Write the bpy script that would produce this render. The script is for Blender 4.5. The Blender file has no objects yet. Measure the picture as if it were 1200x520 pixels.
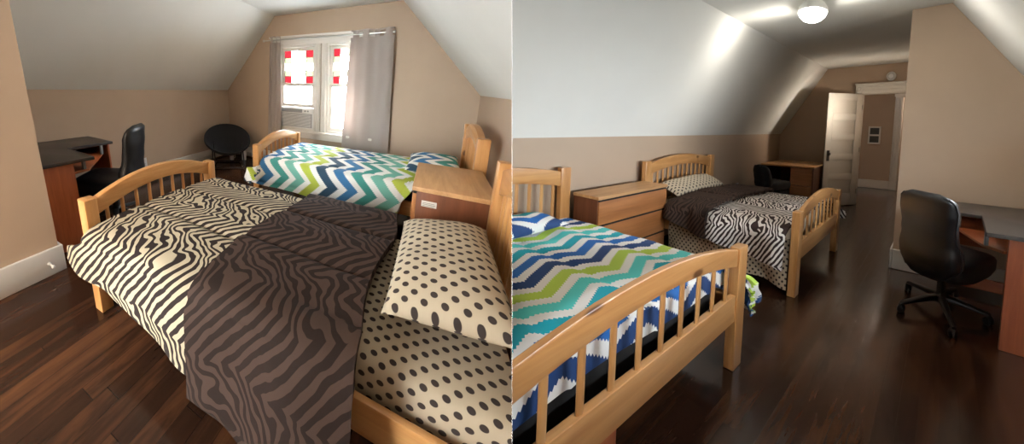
import bpy, bmesh, math, random
from mathutils import Vector, Matrix, Euler, noise

SC = bpy.context.scene
COL = SC.collection
PI = math.pi

# ------------------------------------------------------------------ view, world, exposure
# The photograph is a pair of pictures of one attic bedroom.  It is built as two attic rooms that
# stand next to each other, divided by a slender partition; the camera stands at the end of the partition.
PXC, FPX, PYC, CAMH = 383.0, 275.26, 152.83, 1.40      # principal point and focal length in 1200x520 pixels
EXPOSURE = 0.6
SKY_STRENGTH = 28.0
LAMP_LEFT, LAMP_RIGHT = 9.0, 23.0
ADDED_LAMP = 50.0


def euler_rot(a, b, c):
    return (Matrix.Rotation(a, 3, 'Z') @ Matrix.Rotation(b, 3, 'X') @ Matrix.Rotation(c, 3, 'Y'))


# each room: orientation, position of its corner, its own length units along its three walls' directions
RL = dict(rot=(0.4278, -0.1803, -0.0255), T=(1.8688, 3.1479, -0.8833), S=(1.1686, 0.7984, 1.0854))
RR = dict(rot=(-1.9355, -0.0291, -0.0127), T=(-1.5031, 0.8185, -1.3712), S=(0.4456, 2.0774, 1.0840))
_upL = euler_rot(*RL['rot']).transposed() @ Vector((0, 0, 1))
_upR = euler_rot(*RR['rot']).transposed() @ Vector((0, 0, 1))
_um = (_upL + _upR).normalized()
A = _um.rotation_difference(Vector((0, 0, 1))).to_matrix()   # level the pair

cam_data = bpy.data.cameras.new('camera')
cam = bpy.data.objects.new('camera', cam_data)
COL.objects.link(cam)
SC.camera = cam
cam_data.sensor_fit = 'HORIZONTAL'
cam_data.sensor_width = 36.0
cam_data.lens = FPX / 1200.0 * 36.0
cam_data.shift_x = (600.0 - PXC) / 1200.0
cam_data.shift_y = -(260.0 - PYC) / 1200.0
cam_data.clip_start = 0.02
_cm = (A @ Matrix(((1, 0, 0), (0, 0, -1), (0, 1, 0)))).to_4x4()
_cm.translation = (0, 0, CAMH)
cam.matrix_world = _cm

SC.view_settings.view_transform = 'Standard'
SC.view_settings.look = 'None'
SC.view_settings.gamma = 1.0
SC.view_settings.use_curve_mapping = False
SC.view_settings.exposure = EXPOSURE
SC.cycles.use_denoising = True
SC.cycles.max_bounces = 10
SC.cycles.diffuse_bounces = 6
SC.cycles.transparent_max_bounces = 12
SC.cycles.sample_clamp_indirect = 6.0
SC.cycles.caustics_reflective = False
SC.cycles.caustics_refractive = False

world = bpy.data.worlds.new('world')
SC.world = world
world.use_nodes = True
_bg = world.node_tree.nodes['Background']
_bg.inputs[0].default_value = (0.94, 0.97, 0.97, 1)
_bg.inputs[1].default_value = SKY_STRENGTH


# ------------------------------------------------------------------ colour and material helpers
def lin(r, g, b):
    f = lambda c: (c / 255.0 / 12.92) if c <= 10 else ((c / 255.0 + 0.055) / 1.055) ** 2.4
    return (f(r), f(g), f(b), 1.0)


class NT:
    def __init__(self, name):
        self.m = bpy.data.materials.new(name)
        self.m.use_nodes = True
        self.t = self.m.node_tree
        self.n = self.t.nodes
        self.b = self.n['Principled BSDF']

    def new(self, kind, **kw):
        nd = self.n.new(kind)
        for k, v in kw.items():
            setattr(nd, k, v)
        return nd

    def link(self, a, b):
        self.t.links.new(a, b)

    def setv(self, sock, v):
        if hasattr(v, 'is_output') or isinstance(v, bpy.types.NodeSocket):
            self.link(v, sock)
        else:
            sock.default_value = v

    def math(self, op, a, b=None, c=None):
        nd = self.new('ShaderNodeMath', operation=op)
        self.setv(nd.inputs[0], a)
        if b is not None:
            self.setv(nd.inputs[1], b)
        if c is not None:
            self.setv(nd.inputs[2], c)
        return nd.outputs[0]

    def coord(self, scale=(1, 1, 1)):
        at = self.new('ShaderNodeAttribute', attribute_name='pm')
        mp = self.new('ShaderNodeMapping')
        mp.inputs['Scale'].default_value = scale
        self.link(at.outputs['Vector'], mp.inputs['Vector'])
        return mp.outputs[0]

    def xyz(self):
        at = self.new('ShaderNodeAttribute', attribute_name='pm')
        sp = self.new('ShaderNodeSeparateXYZ')
        self.link(at.outputs['Vector'], sp.inputs[0])
        return sp.outputs

    def noise(self, vec, scale, detail=3.0, rough=0.5, dist=0.0):
        nd = self.new('ShaderNodeTexNoise')
        nd.inputs['Scale'].default_value = scale
        nd.inputs['Detail'].default_value = detail
        nd.inputs['Roughness'].default_value = rough
        nd.inputs['Distortion'].default_value = dist
        self.link(vec, nd.inputs['Vector'])
        return nd.outputs[0]

    def ramp(self, fac, stops, mode='LINEAR'):
        nd = self.new('ShaderNodeValToRGB')
        cr = nd.color_ramp
        cr.interpolation = mode
        while len(cr.elements) < len(stops):
            cr.elements.new(0.5)
        for e, (p, c) in zip(cr.elements, stops):
            e.position = p
        for e, (p, c) in zip(cr.elements, stops):
            e.color = c
        self.link(fac, nd.inputs[0])
        return nd.outputs[0]

    def mix(self, fac, a, b, blend='MIX'):
        nd = self.new('ShaderNodeMix', data_type='RGBA', blend_type=blend)
        self.setv(nd.inputs['Factor'], fac)
        self.setv(nd.inputs['A'], a) if False else None
        ins = [i for i in nd.inputs if i.type == 'RGBA']
        self.setv(ins[0], a)
        self.setv(ins[1], b)
        return [o for o in nd.outputs if o.type == 'RGBA'][0]

    def bump(self, h, strength=0.3, dist=0.01):
        nd = self.new('ShaderNodeBump')
        nd.inputs['Strength'].default_value = strength
        nd.inputs['Distance'].default_value = dist
        self.link(h, nd.inputs['Height'])
        self.link(nd.outputs[0], self.b.inputs['Normal'])

    def base(self, c):
        self.setv(self.b.inputs['Base Color'], c)

    def rough(self, r):
        self.setv(self.b.inputs['Roughness'], r)


def plain(name, c, rough=0.5, metal=0.0, var=0.06, scale=8.0, bump=0.0, spec=0.5):
    t = NT(name)
    v = t.coord()
    n = t.noise(v, scale, 4)
    d = tuple(x * (1 - var) for x in c[:3]) + (1,)
    u = tuple(min(1, x * (1 + var)) for x in c[:3]) + (1,)
    t.base(t.ramp(n, [(0.3, d), (0.7, u)]))
    t.rough(rough)
    t.b.inputs['Metallic'].default_value = metal
    t.b.inputs['Specular IOR Level'].default_value = spec
    if bump:
        t.bump(t.noise(v, scale * 6, 5), bump, 0.004)
    return t.m


def wood(name, axis, dark, light, rough=0.35, fine=1.0, coat=0.0, knots=False):
    t = NT(name)
    s = [14.0 * fine, 14.0 * fine, 14.0 * fine]
    s['xyz'.index(axis)] = 1.3
    v = t.coord(tuple(s))
    n1 = t.noise(v, 1.0, 5, 0.6, 0.6)
    n2 = t.noise(v, 5.0, 3, 0.6)
    f = t.math('ADD', t.math('MULTIPLY', n1, 0.75), t.math('MULTIPLY', n2, 0.25))
    c = t.ramp(f, [(0.34, dark), (0.5, tuple((a + b) / 2 for a, b in zip(dark, light))), (0.64, light)])
    if knots:
        ks = [5.5, 5.5, 5.5]
        ks['xyz'.index(axis)] = 3.0
        vo = t.new('ShaderNodeTexVoronoi')
        vo.inputs['Scale'].default_value = 1.0
        t.link(t.coord(tuple(ks)), vo.inputs['Vector'])
        c = t.mix(t.ramp(vo.outputs['Distance'], [(0.07, (0.85,) * 3 + (1,)), (0.12, (0, 0, 0, 1))]), c, lin(84, 46, 24))
    t.base(c)
    t.rough(rough)
    t.b.inputs['Coat Weight'].default_value = coat
    t.bump(n2, 0.08, 0.002)
    return t.m


MAT = {}
MAT['tan_paint'] = plain('tan_paint', lin(181, 160, 139), 0.6, var=0.03, scale=2.5, bump=0.05, spec=0.3)
MAT['ceiling_paint'] = plain('ceiling_paint', lin(221, 221, 216), 0.75, var=0.025, scale=2.0, bump=0.12, spec=0.2)
MAT['white_trim'] = plain('white_trim', lin(226, 222, 214), 0.35, var=0.02)
MAT['white_door'] = plain('white_door', lin(222, 218, 208), 0.4, var=0.02)
MAT['white_plastic'] = plain('white_plastic', lin(228, 228, 226), 0.4, var=0.02)
MAT['grey_plastic'] = plain('grey_plastic', lin(150, 152, 152), 0.5, var=0.03)
for ax in 'xyz':
    MAT['pine_' + ax] = wood('pine_' + ax, ax, lin(178, 122, 68), lin(212, 161, 103), 0.32, coat=0.15, knots=True)
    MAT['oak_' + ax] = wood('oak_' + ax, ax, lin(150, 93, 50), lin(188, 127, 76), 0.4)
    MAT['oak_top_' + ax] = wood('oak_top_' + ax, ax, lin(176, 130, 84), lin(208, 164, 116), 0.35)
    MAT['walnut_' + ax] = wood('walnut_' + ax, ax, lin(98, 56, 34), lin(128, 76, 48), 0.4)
    MAT['cherry_' + ax] = wood('cherry_' + ax, ax, lin(146, 74, 40), lin(180, 98, 56), 0.35, fine=1.4)
MAT['desk_black'] = plain('desk_black', lin(56, 50, 47), 0.35, var=0.15, scale=40)
MAT['leather'] = plain('leather', lin(17, 18, 21), 0.4, var=0.15, scale=30, bump=0.12)
MAT['black_fabric'] = plain('black_fabric', lin(26, 26, 28), 0.85, var=0.2, scale=60, bump=0.2)
MAT['black_plastic'] = plain('black_plastic', lin(26, 26, 27), 0.4, var=0.1)
MAT['black_metal'] = plain('black_metal', lin(30, 30, 32), 0.35, metal=0.6, var=0.1)
MAT['nickel'] = plain('nickel', lin(190, 188, 182), 0.3, metal=0.9, var=0.03)
MAT['dark_base'] = plain('dark_base', lin(24, 22, 22), 0.8, var=0.1)
MAT['dark_pane'] = plain('dark_pane', lin(52, 50, 46), 0.25, var=0.08)
MAT['paper'] = plain('paper', lin(214, 208, 196), 0.6, var=0.03)
MAT['print'] = plain('print', lin(140, 134, 126), 0.6, var=0.03)


def floor_mat():
    t = NT('dark_floorboards')
    x, y, z = t.xyz()[:3]
    w = 0.083
    col = t.math('FLOOR', t.math('DIVIDE', x, w))
    fx = t.math('FRACT', t.math('DIVIDE', x, w))
    wn = t.new('ShaderNodeTexWhiteNoise', noise_dimensions='1D')
    t.link(col, wn.inputs['W'])
    yo = t.math('DIVIDE', t.math('ADD', y, t.math('MULTIPLY', wn.outputs[0], 5.0)), 1.7)
    row = t.math('FLOOR', yo)
    fy = t.math('FRACT', yo)
    wn2 = t.new('ShaderNodeTexWhiteNoise', noise_dimensions='2D')
    cb = t.new('ShaderNodeCombineXYZ')
    t.link(col, cb.inputs[0])
    t.link(row, cb.inputs[1])
    t.link(cb.outputs[0], wn2.inputs['Vector'])
    grain = t.noise(t.coord((22, 2.4, 1)), 1.0, 5, 0.65, 0.5)
    cloud = t.noise(t.coord((3.0, 1.0, 1)), 1.0, 4, 0.6)
    f = t.math('ADD', t.math('MULTIPLY', grain, 0.42), t.math('ADD', t.math('MULTIPLY', cloud, 0.42), t.math('MULTIPLY', wn2.outputs[0], 0.15)))
    c = t.ramp(f, [(0.28, lin(28, 17, 12)), (0.48, lin(46, 28, 19)), (0.74, lin(92, 57, 35))])
    gx = t.math('LESS_THAN', t.math('MINIMUM', fx, t.math('SUBTRACT', 1.0, fx)), 0.016)
    gy = t.math('LESS_THAN', t.math('MINIMUM', fy, t.math('SUBTRACT', 1.0, fy)), 0.0012)
    gap = t.math('MAXIMUM', gx, gy)
    t.base(t.mix(t.math('MULTIPLY', gap, 0.6), c, (0.006, 0.004, 0.003, 1)))
    scr = t.noise(t.coord((30, 10, 1)), 1.0, 4, 0.7)
    t.rough(t.ramp(t.math('ADD', t.math('MULTIPLY', cloud, 0.5), t.math('MULTIPLY', scr, 0.5)), [(0.35, (0.10,) * 3 + (1,)), (0.65, (0.20,) * 3 + (1,))]))
    t.bump(t.math('SUBTRACT', t.math('MULTIPLY', cloud, 0.6), gap), 0.06, 0.003)
    t.b.inputs['Specular IOR Level'].default_value = 0.3
    return t.m


MAT['floor'] = floor_mat()


def zebra_mat(name, ground, stripe, period=0.044, lam=0.42, k=0.75):
    t = NT(name)
    x, y, z = t.xyz()[:3]
    v = t.coord()
    wob = t.math('MULTIPLY', t.math('SUBTRACT', t.noise(v, 6.0, 2), 0.5), 0.17)
    tri = t.math('PINGPONG', t.math('ADD', y, t.math('ADD', 3.0, wob)), lam / 2)
    ph = t.math('ADD', x, t.math('ADD', t.math('MULTIPLY', tri, k), wob))
    n2 = t.math('MULTIPLY', t.math('SUBTRACT', t.noise(t.coord((9, 4, 1)), 1.4, 2, 0.5), 0.5), 3.6)
    s = t.math('SINE', t.math('ADD', t.math('MULTIPLY', ph, 2 * PI / period), n2))
    # short tapering islands between stripes
    isl = t.math('MULTIPLY', t.math('SUBTRACT', t.noise(t.coord((22, 8, 1)), 1.0, 2), 0.5), 1.6)
    f = t.math('ADD', t.math('MULTIPLY', s, 0.5), t.math('ADD', 0.5, t.math('MULTIPLY', isl, 0.5)))
    t.base(t.ramp(f, [(0.44, ground), (0.54, stripe)]))
    t.rough(0.85)
    t.b.inputs['Specular IOR Level'].default_value = 0.15
    t.bump(t.noise(t.coord((1, 1, 1)), 500.0, 2), 0.12, 0.001)
    return t.m


MAT['zebra_dimmed'] = zebra_mat('zebra_dimmed', lin(166, 151, 126), lin(38, 29, 26))  # ground tone lowered to carry the dim light on the left bed
MAT['zebra_lit'] = zebra_mat('zebra_lit', lin(214, 207, 200), lin(52, 40, 38))  # lit copy of the same fabric, room light put into its colour
MAT['zebra_brown'] = zebra_mat('zebra_brown', lin(66, 50, 42), lin(37, 26, 21), period=0.046)


def dots_mat(name, ground, dot, pitch=0.037, r=0.26):
    t = NT(name)
    x, y, z = t.xyz()[:3]
    a = t.math('DIVIDE', t.math('ADD', x, y), pitch * 1.4142)
    b = t.math('DIVIDE', t.math('SUBTRACT', x, y), pitch * 1.4142)
    fa = t.math('SUBTRACT', t.math('FRACT', a), 0.5)
    fb = t.math('SUBTRACT', t.math('FRACT', b), 0.5)
    d = t.math('SQRT', t.math('ADD', t.math('MULTIPLY', fa, fa), t.math('MULTIPLY', fb, fb)))
    t.base(t.ramp(d, [(r - 0.02, dot), (r + 0.02, ground)]))
    t.rough(0.85)
    return t.m


MAT['dots'] = dots_mat('polka_dots', lin(180, 165, 141), lin(50, 39, 35))


def chevron_mat(name, navy, blue, teal, aqua, lime, white=lin(234, 234, 229), pitch=0.16, off=0.0, lam=0.31, k=0.95):
    t = NT(name)
    x, y, z = t.xyz()[:3]
    jag = t.math('MULTIPLY', t.math('PINGPONG', y, 0.006), 2.2)
    wob = t.math('MULTIPLY', t.math('SUBTRACT', t.noise(t.coord(), 5.0, 2), 0.5), 0.02)
    tri = t.math('PINGPONG', t.math('ADD', y, 5.0), lam / 2)
    q = t.math('ADD', t.math('ADD', x, off), t.math('ADD', t.math('MULTIPLY', tri, k), t.math('ADD', jag, wob)))
    f = t.math('FRACT', t.math('DIVIDE', q, pitch * 5))
    stops = []
    for i, c in enumerate((navy, blue, teal, aqua, lime)):
        stops.append((i * 0.2, c))
        stops.append((i * 0.2 + 0.115, white))
    t.base(t.ramp(f, stops, 'CONSTANT'))
    t.rough(0.8)
    t.bump(t.noise(t.coord(), 400.0, 2), 0.1, 0.001)
    return t.m


MAT['chevron_left'] = chevron_mat('chevron_teal', lin(36, 70, 92), lin(52, 112, 158), lin(62, 142, 132), lin(112, 178, 160), lin(176, 190, 72))
MAT['chevron_right'] = chevron_mat('chevron_lit', lin(18, 62, 118), lin(24, 102, 182), lin(14, 164, 184), lin(84, 208, 206), lin(180, 210, 82), white=lin(238, 240, 238))  # same cloth with the brighter window light put into its colours


def curtain_mat():
    t = NT('grey_curtain')
    v = t.coord((40, 40, 2))
    t.base(t.ramp(t.noise(v, 3.0, 3), [(0.3, lin(164, 154, 147)), (0.7, lin(186, 176, 168))]))
    t.rough(0.55)
    t.b.inputs['Sheen Weight'].default_value = 0.3
    tr = t.new('ShaderNodeBsdfTranslucent')
    tr.inputs[0].default_value = lin(205, 190, 182)
    mx = t.new('ShaderNodeMixShader')
    mx.inputs[0].default_value = 0.28
    t.link(t.b.outputs[0], mx.inputs[1])
    t.link(tr.outputs[0], mx.inputs[2])
    t.link(mx.outputs[0], t.n['Material Output'].inputs['Surface'])
    return t.m


MAT['curtain'] = curtain_mat()


def glass_mat(name, tint, amount):
    t = NT(name)
    tr = t.new('ShaderNodeBsdfTransparent')
    tr.inputs[0].default_value = tint
    gl = t.new('ShaderNodeBsdfGlossy')
    gl.inputs['Roughness'].default_value = 0.05
    n = t.noise(t.coord(), 40.0, 3)
    t.link(t.ramp(n, [(0.2, tuple(c * 0.85 for c in tint[:3]) + (1,)), (0.8, tint)]), tr.inputs[0])
    mx = t.new('ShaderNodeMixShader')
    mx.inputs[0].default_value = amount
    t.link(tr.outputs[0], mx.inputs[1])
    t.link(gl.outputs[0], mx.inputs[2])
    t.link(mx.outputs[0], t.n['Material Output'].inputs['Surface'])
    return t.m


MAT['glass_clear'] = glass_mat('glass_clear', (0.95, 0.97, 1.0, 1), 0.05)
MAT['glass_red'] = glass_mat('glass_red', (0.19, 0.042, 0.052, 1), 0.02)
MAT['glass_green'] = glass_mat('glass_green', (0.20, 0.215, 0.16, 1), 0.02)
MAT['glass_cream'] = glass_mat('glass_cream', (0.24, 0.235, 0.205, 1), 0.02)


def emit_mat(name, c, s):
    t = NT(name)
    t.base(c)
    t.b.inputs['Emission Color'].default_value = c
    t.b.inputs['Emission Strength'].default_value = s
    n = t.noise(t.coord(), 6.0, 1)
    t.link(t.ramp(n, [(0.0, (0.4,) * 3 + (1,)), (1.0, (0.45,) * 3 + (1,))]), t.b.inputs['Roughness'])
    return t.m


MAT['lamp_glass_left'] = emit_mat('lamp_glass_warm', (1.0, 0.90, 0.76, 1), LAMP_LEFT)
MAT['lamp_glass_right'] = emit_mat('lamp_glass_cool', (1.0, 0.93, 0.84, 1), LAMP_RIGHT)


# ------------------------------------------------------------------ mesh collector
class M:
    """Collects shapes (room metres) in one bmesh."""

    def __init__(self):
        self.bm = bmesh.new()
        self.pm = self.bm.verts.layers.float_vector.new('pm')
        self.flag = self.bm.verts.layers.int.new('haspm')
        self.mi = 0

    def _mark(self, before):
        for f in self.bm.faces:
            if f.index == -1 or f not in before:
                f.material_index = self.mi

    def box(self, lo, hi, bev=0.004, rot=None, pivot=None):
        vs = []
        for x in (lo[0], hi[0]):
            for y in (lo[1], hi[1]):
                for z in (lo[2], hi[2]):
                    vs.append(self.bm.verts.new((x, y, z)))
        idx = ((0, 1, 3, 2), (4, 6, 7, 5), (0, 4, 5, 1), (2, 3, 7, 6), (0, 2, 6, 4), (1, 5, 7, 3))
        fs = [self.bm.faces.new([vs[i] for i in q]) for q in idx]
        for f in fs:
            f.material_index = self.mi
        if rot is not None:
            p = Vector(pivot) if pivot else sum((v.co for v in vs), Vector()) / 8
            for v in vs:
                v.co = rot @ (v.co - p) + p
        if bev > 0:
            bev = min(bev, 0.45 * min(abs(hi[i] - lo[i]) for i in range(3)))
            es = {e for f in fs for e in f.edges}
            bmesh.ops.bevel(self.bm, geom=list(es), offset=bev, segments=2, profile=0.5, affect='EDGES', material=self.mi)
        return self

    def prism(self, poly, axis, a, b, bev=0.0):
        """poly: 2D points in the plane normal to axis (x: (y,z), y: (x,z), z: (x,y))."""
        def p3(p, h):
            return {'x': (h, p[0], p[1]), 'y': (p[0], h, p[1]), 'z': (p[0], p[1], h)}[axis]
        v0 = [self.bm.verts.new(p3(p, a)) for p in poly]
        v1 = [self.bm.verts.new(p3(p, b)) for p in poly]
        fs = [self.bm.faces.new(v0[::-1]), self.bm.faces.new(v1)]
        n = len(poly)
        for i in range(n):
            fs.append(self.bm.faces.new((v0[i], v0[(i + 1) % n], v1[(i + 1) % n], v1[i])))
        for f in fs:
            f.material_index = self.mi
        bmesh.ops.recalc_face_normals(self.bm, faces=fs)
        if bev > 0:
            es = {e for f in fs for e in f.edges}
            bmesh.ops.bevel(self.bm, geom=list(es), offset=bev, segments=2, profile=0.5, affect='EDGES', material=self.mi)
        return self

    def tube(self, pts, r, seg=10, caps=True, closed=False):
        pts = [Vector(p) for p in pts]
        rr = r if isinstance(r, (list, tuple)) else [r] * len(pts)
        rings = []
        n = len(pts)
        up = None
        for i, p in enumerate(pts):
            if closed:
                d = (pts[(i + 1) % n] - pts[i - 1]).normalized()
            else:
                d = (pts[min(i + 1, n - 1)] - pts[max(i - 1, 0)]).normalized()
            if up is None:
                up = Vector((0, 0, 1)) if abs(d.z) < 0.9 else Vector((1, 0, 0))
            s = d.cross(up).normalized()
            up = s.cross(d).normalized()
            rings.append([self.bm.verts.new(p + rr[i] * (math.cos(t) * s + math.sin(t) * up)) for t in [2 * PI * k / seg for k in range(seg)]])
        m = n if closed else n - 1
        for i in range(m):
            a, b = rings[i], rings[(i + 1) % n]
            for k in range(seg):
                f = self.bm.faces.new((a[k], a[(k + 1) % seg], b[(k + 1) % seg], b[k]))
                f.material_index = self.mi
        if caps and not closed:
            self.bm.faces.new(rings[0][::-1]).material_index = self.mi
            self.bm.faces.new(rings[-1]).material_index = self.mi
        return self

    def lathe(self, prof, seg=24, at=(0, 0, 0), axis='z'):
        at = Vector(at)
        rings = []
        for r, h in prof:
            ring = []
            for k in range(seg):
                t = 2 * PI * k / seg
                c, s = r * math.cos(t), r * math.sin(t)
                q = {'z': (c, s, h), 'y': (c, h, s), 'x': (h, c, s)}[axis]
                ring.append(self.bm.verts.new(at + Vector(q)))
            rings.append(ring)
        fs = []
        for a, b in zip(rings, rings[1:]):
            for k in range(seg):
                fs.append(self.bm.faces.new((a[k], a[(k + 1) % seg], b[(k + 1) % seg], b[k])))
        fs.append(self.bm.faces.new(rings[0][::-1]))
        fs.append(self.bm.faces.new(rings[-1]))
        for f in fs:
            f.material_index = self.mi
        bmesh.ops.recalc_face_normals(self.bm, faces=fs)
        return self

    def loft(self, rings, caps=True):
        rs = [[self.bm.verts.new(p) for p in ring] for ring in rings]
        fs = []
        n = len(rs[0])
        for a, b in zip(rs, rs[1:]):
            for k in range(n):
                fs.append(self.bm.faces.new((a[k], a[(k + 1) % n], b[(k + 1) % n], b[k])))
        if caps:
            fs.append(self.bm.faces.new(rs[0][::-1]))
            fs.append(self.bm.faces.new(rs[-1]))
        for f in fs:
            f.material_index = self.mi
        bmesh.ops.recalc_face_normals(self.bm, faces=fs)
        return self

    def grid(self, fn, nu, nv, wrap=False):
        """fn(u, v) -> (co, pm); u, v in 0..1"""
        vs = []
        for i in range(nu + 1):
            row = []
            for j in range(nv + 1):
                co, pm = fn(i / nu, j / nv)
                v = self.bm.verts.new(co)
                if pm is not None:
                    v[self.pm] = Vector(pm)
                    v[self.flag] = 1
                row.append(v)
            vs.append(row)
        for i in range(nu):
            for j in range(nv):
                self.bm.faces.new((vs[i][j], vs[i + 1][j], vs[i + 1][j + 1], vs[i][j + 1])).material_index = self.mi
        return self


def superellipse(a, b, n=28, p=2.6):
    out = []
    for k in range(n):
        t = 2 * PI * k / n
        c, s = math.cos(t), math.sin(t)
        out.append((a * math.copysign(abs(c) ** (2 / p), c), b * math.copysign(abs(s) ** (2 / p), s)))
    return out


# ------------------------------------------------------------------ the two rooms
def cam_dir(px):
    """horizontal direction from the camera's stand to a column of the picture"""
    return A @ Vector(((px - PXC) / FPX, 1.0, 0.0))


_camup = A @ Vector((0, 0, 1))
CAMP = Vector((0, 0, CAMH))


class Room:
    def __init__(self, d, name, px, side, st):
        self.R = A @ euler_rot(*d['rot']).transposed()
        self.T = A @ Vector(d['T']) + CAMP
        self.S = Vector(d['S'])
        self.name = name
        self.st = st
        dr = cam_dir(px)
        self.pn = (dr.cross(_camup)).normalized() * side      # points out of this room, into the partition
        self.pp = CAMP

    def w(self, p):
        return self.R @ Vector([a * b for a, b in zip(p, self.S)]) + self.T


ST_L = dict(W=3.641, s=0.868, s2=0.989, H=2.348, hk=1.230, hk2=1.190, L=5.759, xj=-2.497, yj=-3.602, Lb=1.802, hf=0.674, hh=0.968, yz=-3.130, yc=-1.270, xh=-0.125,
            cd=0.361, cw=0.640, ch=0.761, cyy=-2.250, cx0=-0.126, hdoor=1.926, xd=-1.593, yF=0.0, bz=0.500, bc=0.535, Lbc=1.833, hfc=0.679, hhc=0.962)
ST_R = dict(W=3.745, s=0.894, s2=0.930, H=2.428, hk=1.212, hk2=1.249, L=5.864, xj=-2.494, yj=-3.584, Lb=1.782, hf=0.667, hh=0.947, yz=-3.179, yc=-1.307, xh=-0.111,
            cd=0.363, cw=0.673, ch=0.748, cyy=-2.270, cx0=-0.141, hdoor=1.941, xd=-1.564, yF=-0.42, bz=0.508, bc=0.560, Lbc=1.799, hfc=0.671, hhc=0.965)
ROOM_L = Room(RL, 'left', 599.882, 1, ST_L)
ROOM_R = Room(RR, 'right', 600.118, -1, ST_R)


def thing(room, name, label, cat, loc, group=None):
    o = bpy.data.objects.new(name, None)
    o.empty_display_size = 0.1
    COL.objects.link(o)
    m = room.R.to_4x4()
    m.translation = room.w(loc)
    o.matrix_world = m
    o['label'] = label
    o['category'] = cat
    if group:
        o['group'] = group
    o['_'] = 0
    del o['_']
    return o


def finish(room, m, name, mats, loc=(0, 0, 0), yaw=0.0, sharp=35, tilt=None):
    """mesh collector -> mesh data in the room's units, trimmed where the partition stands"""
    bm = m.bm
    Rz = Matrix.Rotation(yaw, 3, 'Z')
    if tilt is not None:
        Rz = Rz @ tilt
    for v in bm.verts:
        if not v[m.flag]:
            v[m.pm] = v.co.copy()
        c = Rz @ v.co
        v.co = Vector([a * b for a, b in zip(c, room.S)])
    org = room.w(loc)
    pl = room.R.transposed() @ (room.pp - org)
    pn = room.R.transposed() @ room.pn
    if any((v.co - pl).dot(pn) > 0 for v in bm.verts):
        bmesh.ops.bisect_plane(bm, geom=bm.verts[:] + bm.edges[:] + bm.faces[:], plane_co=pl, plane_no=pn, clear_outer=True, dist=1e-6)
    bmesh.ops.remove_doubles(bm, verts=bm.verts, dist=1e-6)
    me = bpy.data.meshes.new(name)
    bm.to_mesh(me)
    bm.free()
    for mt in (mats if isinstance(mats, (list, tuple)) else [mats]):
        me.materials.append(MAT[mt] if isinstance(mt, str) else mt)
    for p in me.polygons:
        p.use_smooth = True
    me.set_sharp_from_angle(angle=math.radians(sharp))
    return me


def part(room, parent, name, m, mats, yaw=0.0, label=None, sharp=35, loc=(0, 0, 0), tilt=None):
    """a mesh child; loc: the thing's place in the room, needed for trimming"""
    root = parent
    while root.parent:
        root = root.parent
    me = finish_at(room, m, name, mats, root, yaw, sharp, tilt)
    if me is None:
        return None
    o = bpy.data.objects.new(name, me)
    COL.objects.link(o)
    o.parent = parent
    if label:
        o['label'] = label
    return o


def finish_at(room, m, name, mats, root, yaw, sharp, tilt=None):
    w0 = root.matrix_world.translation
    p = room.R.transposed() @ (w0 - room.T)
    loc = tuple(a / b for a, b in zip(p, room.S))
    me = finish(room, m, name, mats, loc, yaw, sharp, tilt)
    return me if len(me.polygons) else None


def single(room, name, m, mats, loc, label=None, cat=None, group=None, kind=None, yaw=0.0, sharp=35, tilt=None):
    """a top-level thing that is one mesh"""
    me = finish(room, m, name, mats, loc, yaw, sharp, tilt)
    if not len(me.polygons):
        return None
    o = bpy.data.objects.new(name, me)
    COL.objects.link(o)
    mw = room.R.to_4x4()
    mw.translation = room.w(loc)
    o.matrix_world = mw
    if label:
        o['label'] = label
    if cat:
        o['category'] = cat
    if group:
        o['group'] = group
    if kind:
        o['kind'] = kind
    return o


def struct(room, name, m, mats, loc=(0, 0, 0)):
    return single(room, name, m, mats, loc, kind='structure')


# ------------------------------------------------------------------ shell
def wall_panel(poly, holes, y0, thick):
    """gable wall in the xz plane at y0, thick along y, with rectangular openings"""
    m = M()
    xs = sorted({p[0] for p in poly} | {h[0] for h in holes} | {h[1] for h in holes})
    zs = sorted({p[1] for p in poly} | {h[2] for h in holes} | {h[3] for h in holes})
    xs = [min(xs)] + [x for x in xs if min(xs) < x < max(xs)] + [max(xs)]
    vv = {}
    bm = m.bm
    for x in xs:
        for z in zs:
            vv[x, z] = bm.verts.new((x, y0, z))
    for xa, xb in zip(xs, xs[1:]):
        for za, zb in zip(zs, zs[1:]):
            cx, cz = (xa + xb) / 2, (za + zb) / 2
            if any(h[0] < cx < h[1] and h[2] < cz < h[3] for h in holes):
                continue
            bm.faces.new((vv[xa, za], vv[xb, za], vv[xb, zb], vv[xa, zb]))
    n = len(poly)
    cen = Vector((sum(p[0] for p in poly) / n, y0, sum(p[1] for p in poly) / n))
    for i in range(n):
        a, b = poly[i], poly[(i + 1) % n]
        if a[0] == b[0] or a[1] == b[1]:
            continue
        d = Vector((b[0] - a[0], 0, b[1] - a[1]))
        nn = d.cross(Vector((0, 1, 0))).normalized()
        if (cen - Vector((a[0], y0, a[1]))).dot(nn) > 0:
            nn = -nn
        bmesh.ops.bisect_plane(bm, geom=bm.verts[:] + bm.edges[:] + bm.faces[:], plane_co=(a[0], y0, a[1]), plane_no=nn, clear_outer=True)
    for v in [v for v in bm.verts if not v.link_faces]:
        bm.verts.remove(v)
    r = bmesh.ops.extrude_face_region(bm, geom=bm.faces[:])
    for e in r['geom']:
        if isinstance(e, bmesh.types.BMVert):
            e.co.y += thick
    bmesh.ops.recalc_face_normals(bm, faces=bm.faces[:])
    return m


WIN = dict(x=[(-2.59, -1.965), (-1.80, -1.27)], z0=0.60, z1=1.90)


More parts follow.
